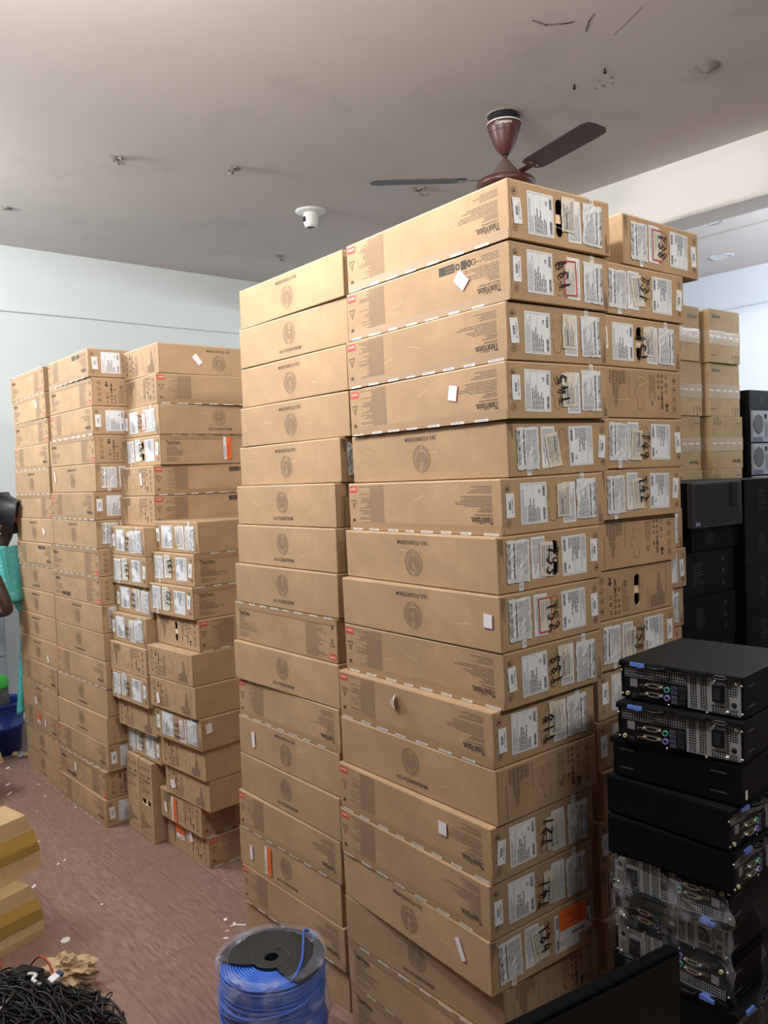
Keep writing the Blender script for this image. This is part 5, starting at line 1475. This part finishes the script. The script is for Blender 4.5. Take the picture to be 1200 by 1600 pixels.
# ------------------------------------------------------------------ corner behind the woman
bk = empty('bucket', 'dark blue plastic bucket on the floor at the left edge', 'bucket', (1.475, 5.665, 0))
mb = MB(); mb.lathe([(0, .004), (.135, .004), (.140, .0), (.158, .17), (.166, .172), (.166, .185), (.160, .188), (.172, .315), (.180, .318), (.182, .332), (.172, .334), (.166, .31), (.150, .16), (.13, .02), (0, .02)], 'bucket_blue', 44); part('bucket_body', mb, bk)
mb = MB(); mb.tube([(.176*cos(a), .176*sin(a)*.98, .318-.10*sin(a)) for a in [pi*q/20 for q in range(21)]], .004, 'bucket_blue', 8); part('carry_handle', mb, bk)
br_ = empty('broom', 'green headed broom with grey bristles standing in the blue bucket', 'broom', (1.445, 5.655, .03))
mb = MB()
rg = random.Random(3)
for k in range(160):
    a = rg.uniform(0, 2*pi); r = math.sqrt(rg.random())*.10; mb.tube([(r*1.0*cos(a), r*1.0*sin(a), .40), (r*1.35*cos(a), r*1.35*sin(a), .16+rg.uniform(0, .03))], .0038, 'bristle', 5)
mb.lathe([(0, .17), (.12, .17), (.105, .42), (0, .42)], 'bristle', 24); part('bristles', mb, br_)
mb = MB(); mb.lathe([(.112, .400), (.116, .425), (.105, .455), (.060, .480), (.030, .505), (.020, .56), (0, .56)], 'brush_green', 28); part('broom_head', mb, br_)
mb = MB(); mb.tube([(0, 0, .54), (-.10, .02, 1.15)], .012, 'brush_green', 10); part('handle', mb, br_)
cb = empty('storage_cabinet', 'grey-blue drawer cabinet against the back wall at the left edge', 'cabinet', (1.00, 5.875, 0))
mb = MB(); mb.box((0, 0, 0), (.62, .40, .86), 'cabinet_grey', bev=.006); part('cabinet_body', mb, cb)
for i in range(3):
    dr = None; mb = MB(); mb.box((.012, -.016, .03+i*.275), (.608, 0, .03+i*.275+.262), 'cabinet_grey', bev=.004); dr = part('drawer', mb, cb)
    mb = MB(); mb.box((.25, -.028, .19+i*.275), (.37, -.014, .205+i*.275), 'tray_grey', bev=.003); part('drawer_handle', mb, dr)
for i in range(4):
    mb = MB(); mb.box((0, 0, 0), (.60, .38, .012), 'tray_grey', bev=.003); mb.box((0, 0, .012), (.60, .012, .030), 'tray_grey'); mb.box((0, .368, .012), (.60, .38, .030), 'tray_grey'); mb.box((0, .012, .012), (.012, .368, .030), 'tray_grey'); mb.box((.588, .012, .012), (.60, .368, .030), 'tray_grey')
    o = put('tray', mb.data('tray'), loc=(1.01+.006*i, 5.883, .8605+.0305*i), rot=(0, 0, .01*(i-1.5))); tag(o, 'grey shallow tray, %s of four stacked on the cabinet' % ['lowest', 'second from bottom', 'third from bottom', 'topmost'][i], 'tray', 'trays stacked on the cabinet')
bm = bmesh.new(); bmesh.ops.create_icosphere(bm, subdivisions=4, radius=1)
for v in bm.verts:
    p = v.co.copy(); q = 1+.22*mn.noise(p*2.0)+.16*mn.noise(p*5)+.08*mn.noise(p*11)
    v.co = Vector((p.x*.29*q, p.y*.17*q, max(0, .32+p.z*.34*q)))
me = bpy.data.meshes.new('plastic_bag'); bm.to_mesh(me); bm.free(); me.materials.append(MATS['bag_white'])
o = put('plastic_bag', me, loc=(1.36, 6.07, .983)); tag(o, 'bulging white plastic bag behind the head of the woman', 'bag')

# ------------------------------------------------------------------ the woman at the left edge
wm = empty('person', 'person with tied black hair in navy blouse and turquoise shawl, cut by the left edge', 'person', (1.36, 5.385, 0), R(-40.7))
def skinned(name, V_, E_, mat, parent, sub=2):
    bm = bmesh.new(); ly = bm.verts.layers.skin.verify()
    vs = [bm.verts.new(v[:3]) for v in V_]
    for i, (b, v) in enumerate(zip(vs, V_)):
        b[ly].radius = v[3] if isinstance(v[3], tuple) else (v[3], v[3]); b[ly].use_root = i == 0
    for a, c in E_: bm.edges.new((vs[a], vs[c]))
    me = bpy.data.meshes.new(name); bm.to_mesh(me); bm.free()
    me.materials.append(MATS[mat])
    o = put(name, me, parent)
    m = o.modifiers.new('skin', 'SKIN'); m.use_smooth_shade = True
    m = o.modifiers.new('sub', 'SUBSURF'); m.levels = sub; m.render_levels = sub
    return o
# bending slightly over the trays, facing left; local origin between the feet
body = [(-.12, 0, .86, .12), (-.07, .01, 1.02, .110), (.0, .02, 1.18, .118), (.05, .03, 1.30, .10), (.12, .03, 1.37, .050), (.16, .02, 1.43, .048),      # 0..5 pelvis to neck
        (.10, -.13, 1.28, .056), (.20, -.19, 1.11, .046), (.255, -.19, .985, .036), (.09, -.13, .965, .030), (-.06, -.06, .965, .028),                       # 6..10 right arm
        (.02, .18, 1.28, .058), (-.02, .25, 1.08, .044), (-.06, .30, .98, .034), (-.12, .33, .95, .030),                                               # 11..14 left arm
        (-.12, -.07, .80, .085), (-.11, -.08, .46, .058), (-.12, -.08, .09, .042), (-.24, -.10, .035, .036),
        (-.12, .07, .80, .085), (-.11, .08, .46, .058), (-.12, .08, .09, .042), (-.24, .10, .035, .036)]
edges = [(0, 1), (1, 2), (2, 3), (3, 4), (4, 5), (3, 6), (6, 7), (7, 8), (8, 9), (9, 10), (3, 11), (11, 12), (12, 13), (13, 14), (0, 15), (15, 16), (16, 17), (17, 18), (0, 19), (19, 20), (20, 21), (21, 22)]
for hx, hy, hz, base, dx in ((-.06, -.06, .965, 10, -1), (-.12, .33, .95, 14, -1)):
    for fi, (oy, ln) in enumerate(((-.026, .058), (-.009, .068), (.009, .064), (.025, .052))):
        i0 = len(body); body += [(hx-.045, hy+oy*.9, hz-.004, .0095), (hx-.045-ln*.55, hy+oy, hz-.010, .0085), (hx-.045-ln, hy+oy*1.1, hz-.024, .0072)]
        edges += [(base, i0), (i0, i0+1), (i0+1, i0+2)]
    i0 = len(body); body += [(hx-.02, hy-.036, hz-.008, .0105), (hx-.045, hy-.052, hz-.016, .009)]; edges += [(base, i0), (i0, i0+1)]
# head joined to the neck
i0 = len(body); body += [(.175, .01, 1.475, .072), (.165, .0, 1.53, .086), (.155, 0, 1.575, .060)]; edges += [(5, i0), (i0, i0+1), (i0+1, i0+2)]
i1 = len(body); body += [(.090, 0, 1.475, .030), (.083, 0, 1.50, .022), (.066, 0, 1.498, .012)]; edges += [(i0, i1), (i0+1, i1+1), (i1+1, i1+2)]
bd = skinned('body', body, edges, 'skin', wm)
bd['label'] = 'dark skin of head, arms and hands'
hr = [(.180, 0, 1.550, .098), (.205, 0, 1.545, .085), (.215, 0, 1.500, .058), (.14, 0, 1.580, .075), (.245, .0, 1.535, .045)]
skinned('hair', hr, [(0, 1), (1, 2), (0, 3), (1, 4)], 'hair', wm)
mb = MB(); mb.tube([(.245+.0*k, .034*cos(a), 1.535+.034*sin(a)) for k, a in enumerate([2*pi*q/16 for q in range(16)])], .008, 'ink_red', 8, closed=True); part('hair_band', mb, wm, 'pink-red hair band')
skinned('ear', [(.185, -.096, 1.490, (.008, .020)), (.193, -.106, 1.475, (.008, .018)), (.187, -.100, 1.455, (.008, .010))], [(0, 1), (1, 2)], 'skin', wm)
mb = MB(); mb.lathe([(0, -.006), (.005, -.003), (.005, .003), (0, .006)], 'screw_metal', 10, c=(.190, -.112, 1.440)); part('earring', mb, wm, 'small bright ear stud')
bl_ = [(-.07, .0, .98, .118), (.0, .01, 1.16, .128), (.05, .02, 1.285, .118), (.085, .03, 1.345, .075), (.06, -.125, 1.285, .070), (.095, -.165, 1.20, .062), (.02, .17, 1.285, .070), (0, .21, 1.20, .062)]
skinned('blouse', bl_, [(0, 1), (1, 2), (2, 3), (2, 4), (4, 5), (2, 6), (6, 7)], 'navy_cloth', wm)
mb = MB()
for k in range(7): 
    a = -2.2+k*.22; mb.lathe([(0, 0), (.012, .001), (.010, .007), (0, .008)], 'yellow_print', 8, c=(.085+.086*cos(a), .03+.086*sin(a), 1.355))
part('collar_trim', mb, wm, 'yellow collar trim')
skinned('skirt', [(-.14, -.02, .92, (.10, .12)), (-.14, -.02, .66, (.10, .12)), (-.14, -.02, .36, (.10, .12)), (-.14, -.02, .12, (.10, .12))], [(0, 1), (1, 2), (2, 3)], 'striped_cloth', wm)
# shawl: a fold over the near shoulder and a long end hanging down the back
mb = MB()
def cloth(quad, nu, nv, ruf):
    P_ = [Vector(q) for q in quad]; vs = []
    for j in range(nv+1):
        for i in range(nu+1):
            u, v_ = i/nu, j/nv; p = P_[0].lerp(P_[1], u).lerp(P_[3].lerp(P_[2], u), v_)
            e_ = sin(pi*u); p += Vector((e_*ruf*sin(5*v_+7*u), e_*(ruf*2.2*sin(9*u+2*v_)-.03), e_*ruf*.5*sin(8*u))); vs.append(p)
    mb.mesh(vs, [(j*(nu+1)+i, j*(nu+1)+i+1, (j+1)*(nu+1)+i+1, (j+1)*(nu+1)+i) for j in range(nv) for i in range(nu)], 'turquoise_sheer', True)
cloth([(-.02, -.20, 1.300), (.185, -.10, 1.365), (.265, -.17, 1.040), (.03, -.225, 1.235)], 12, 14, .006)
cloth([(.185, -.10, 1.365), (.20, .08, 1.355), (.275, .05, 1.03), (.265, -.17, 1.040)], 10, 14, .006)
cloth([(.215, -.10, 1.05), (.270, .08, 1.05), (.290, .07, .93), (.235, .0, .93)], 8, 4, .004)
cloth([(.235, .0, .93), (.290, .07, .93), (.235, .08, .34), (.165, .02, .31)], 10, 26, .006)
sh = part('shawl', mb, wm, 'sheer turquoise shawl with pale flowers')
m = sh.modifiers.new('thick', 'SOLIDIFY'); m.thickness = .003
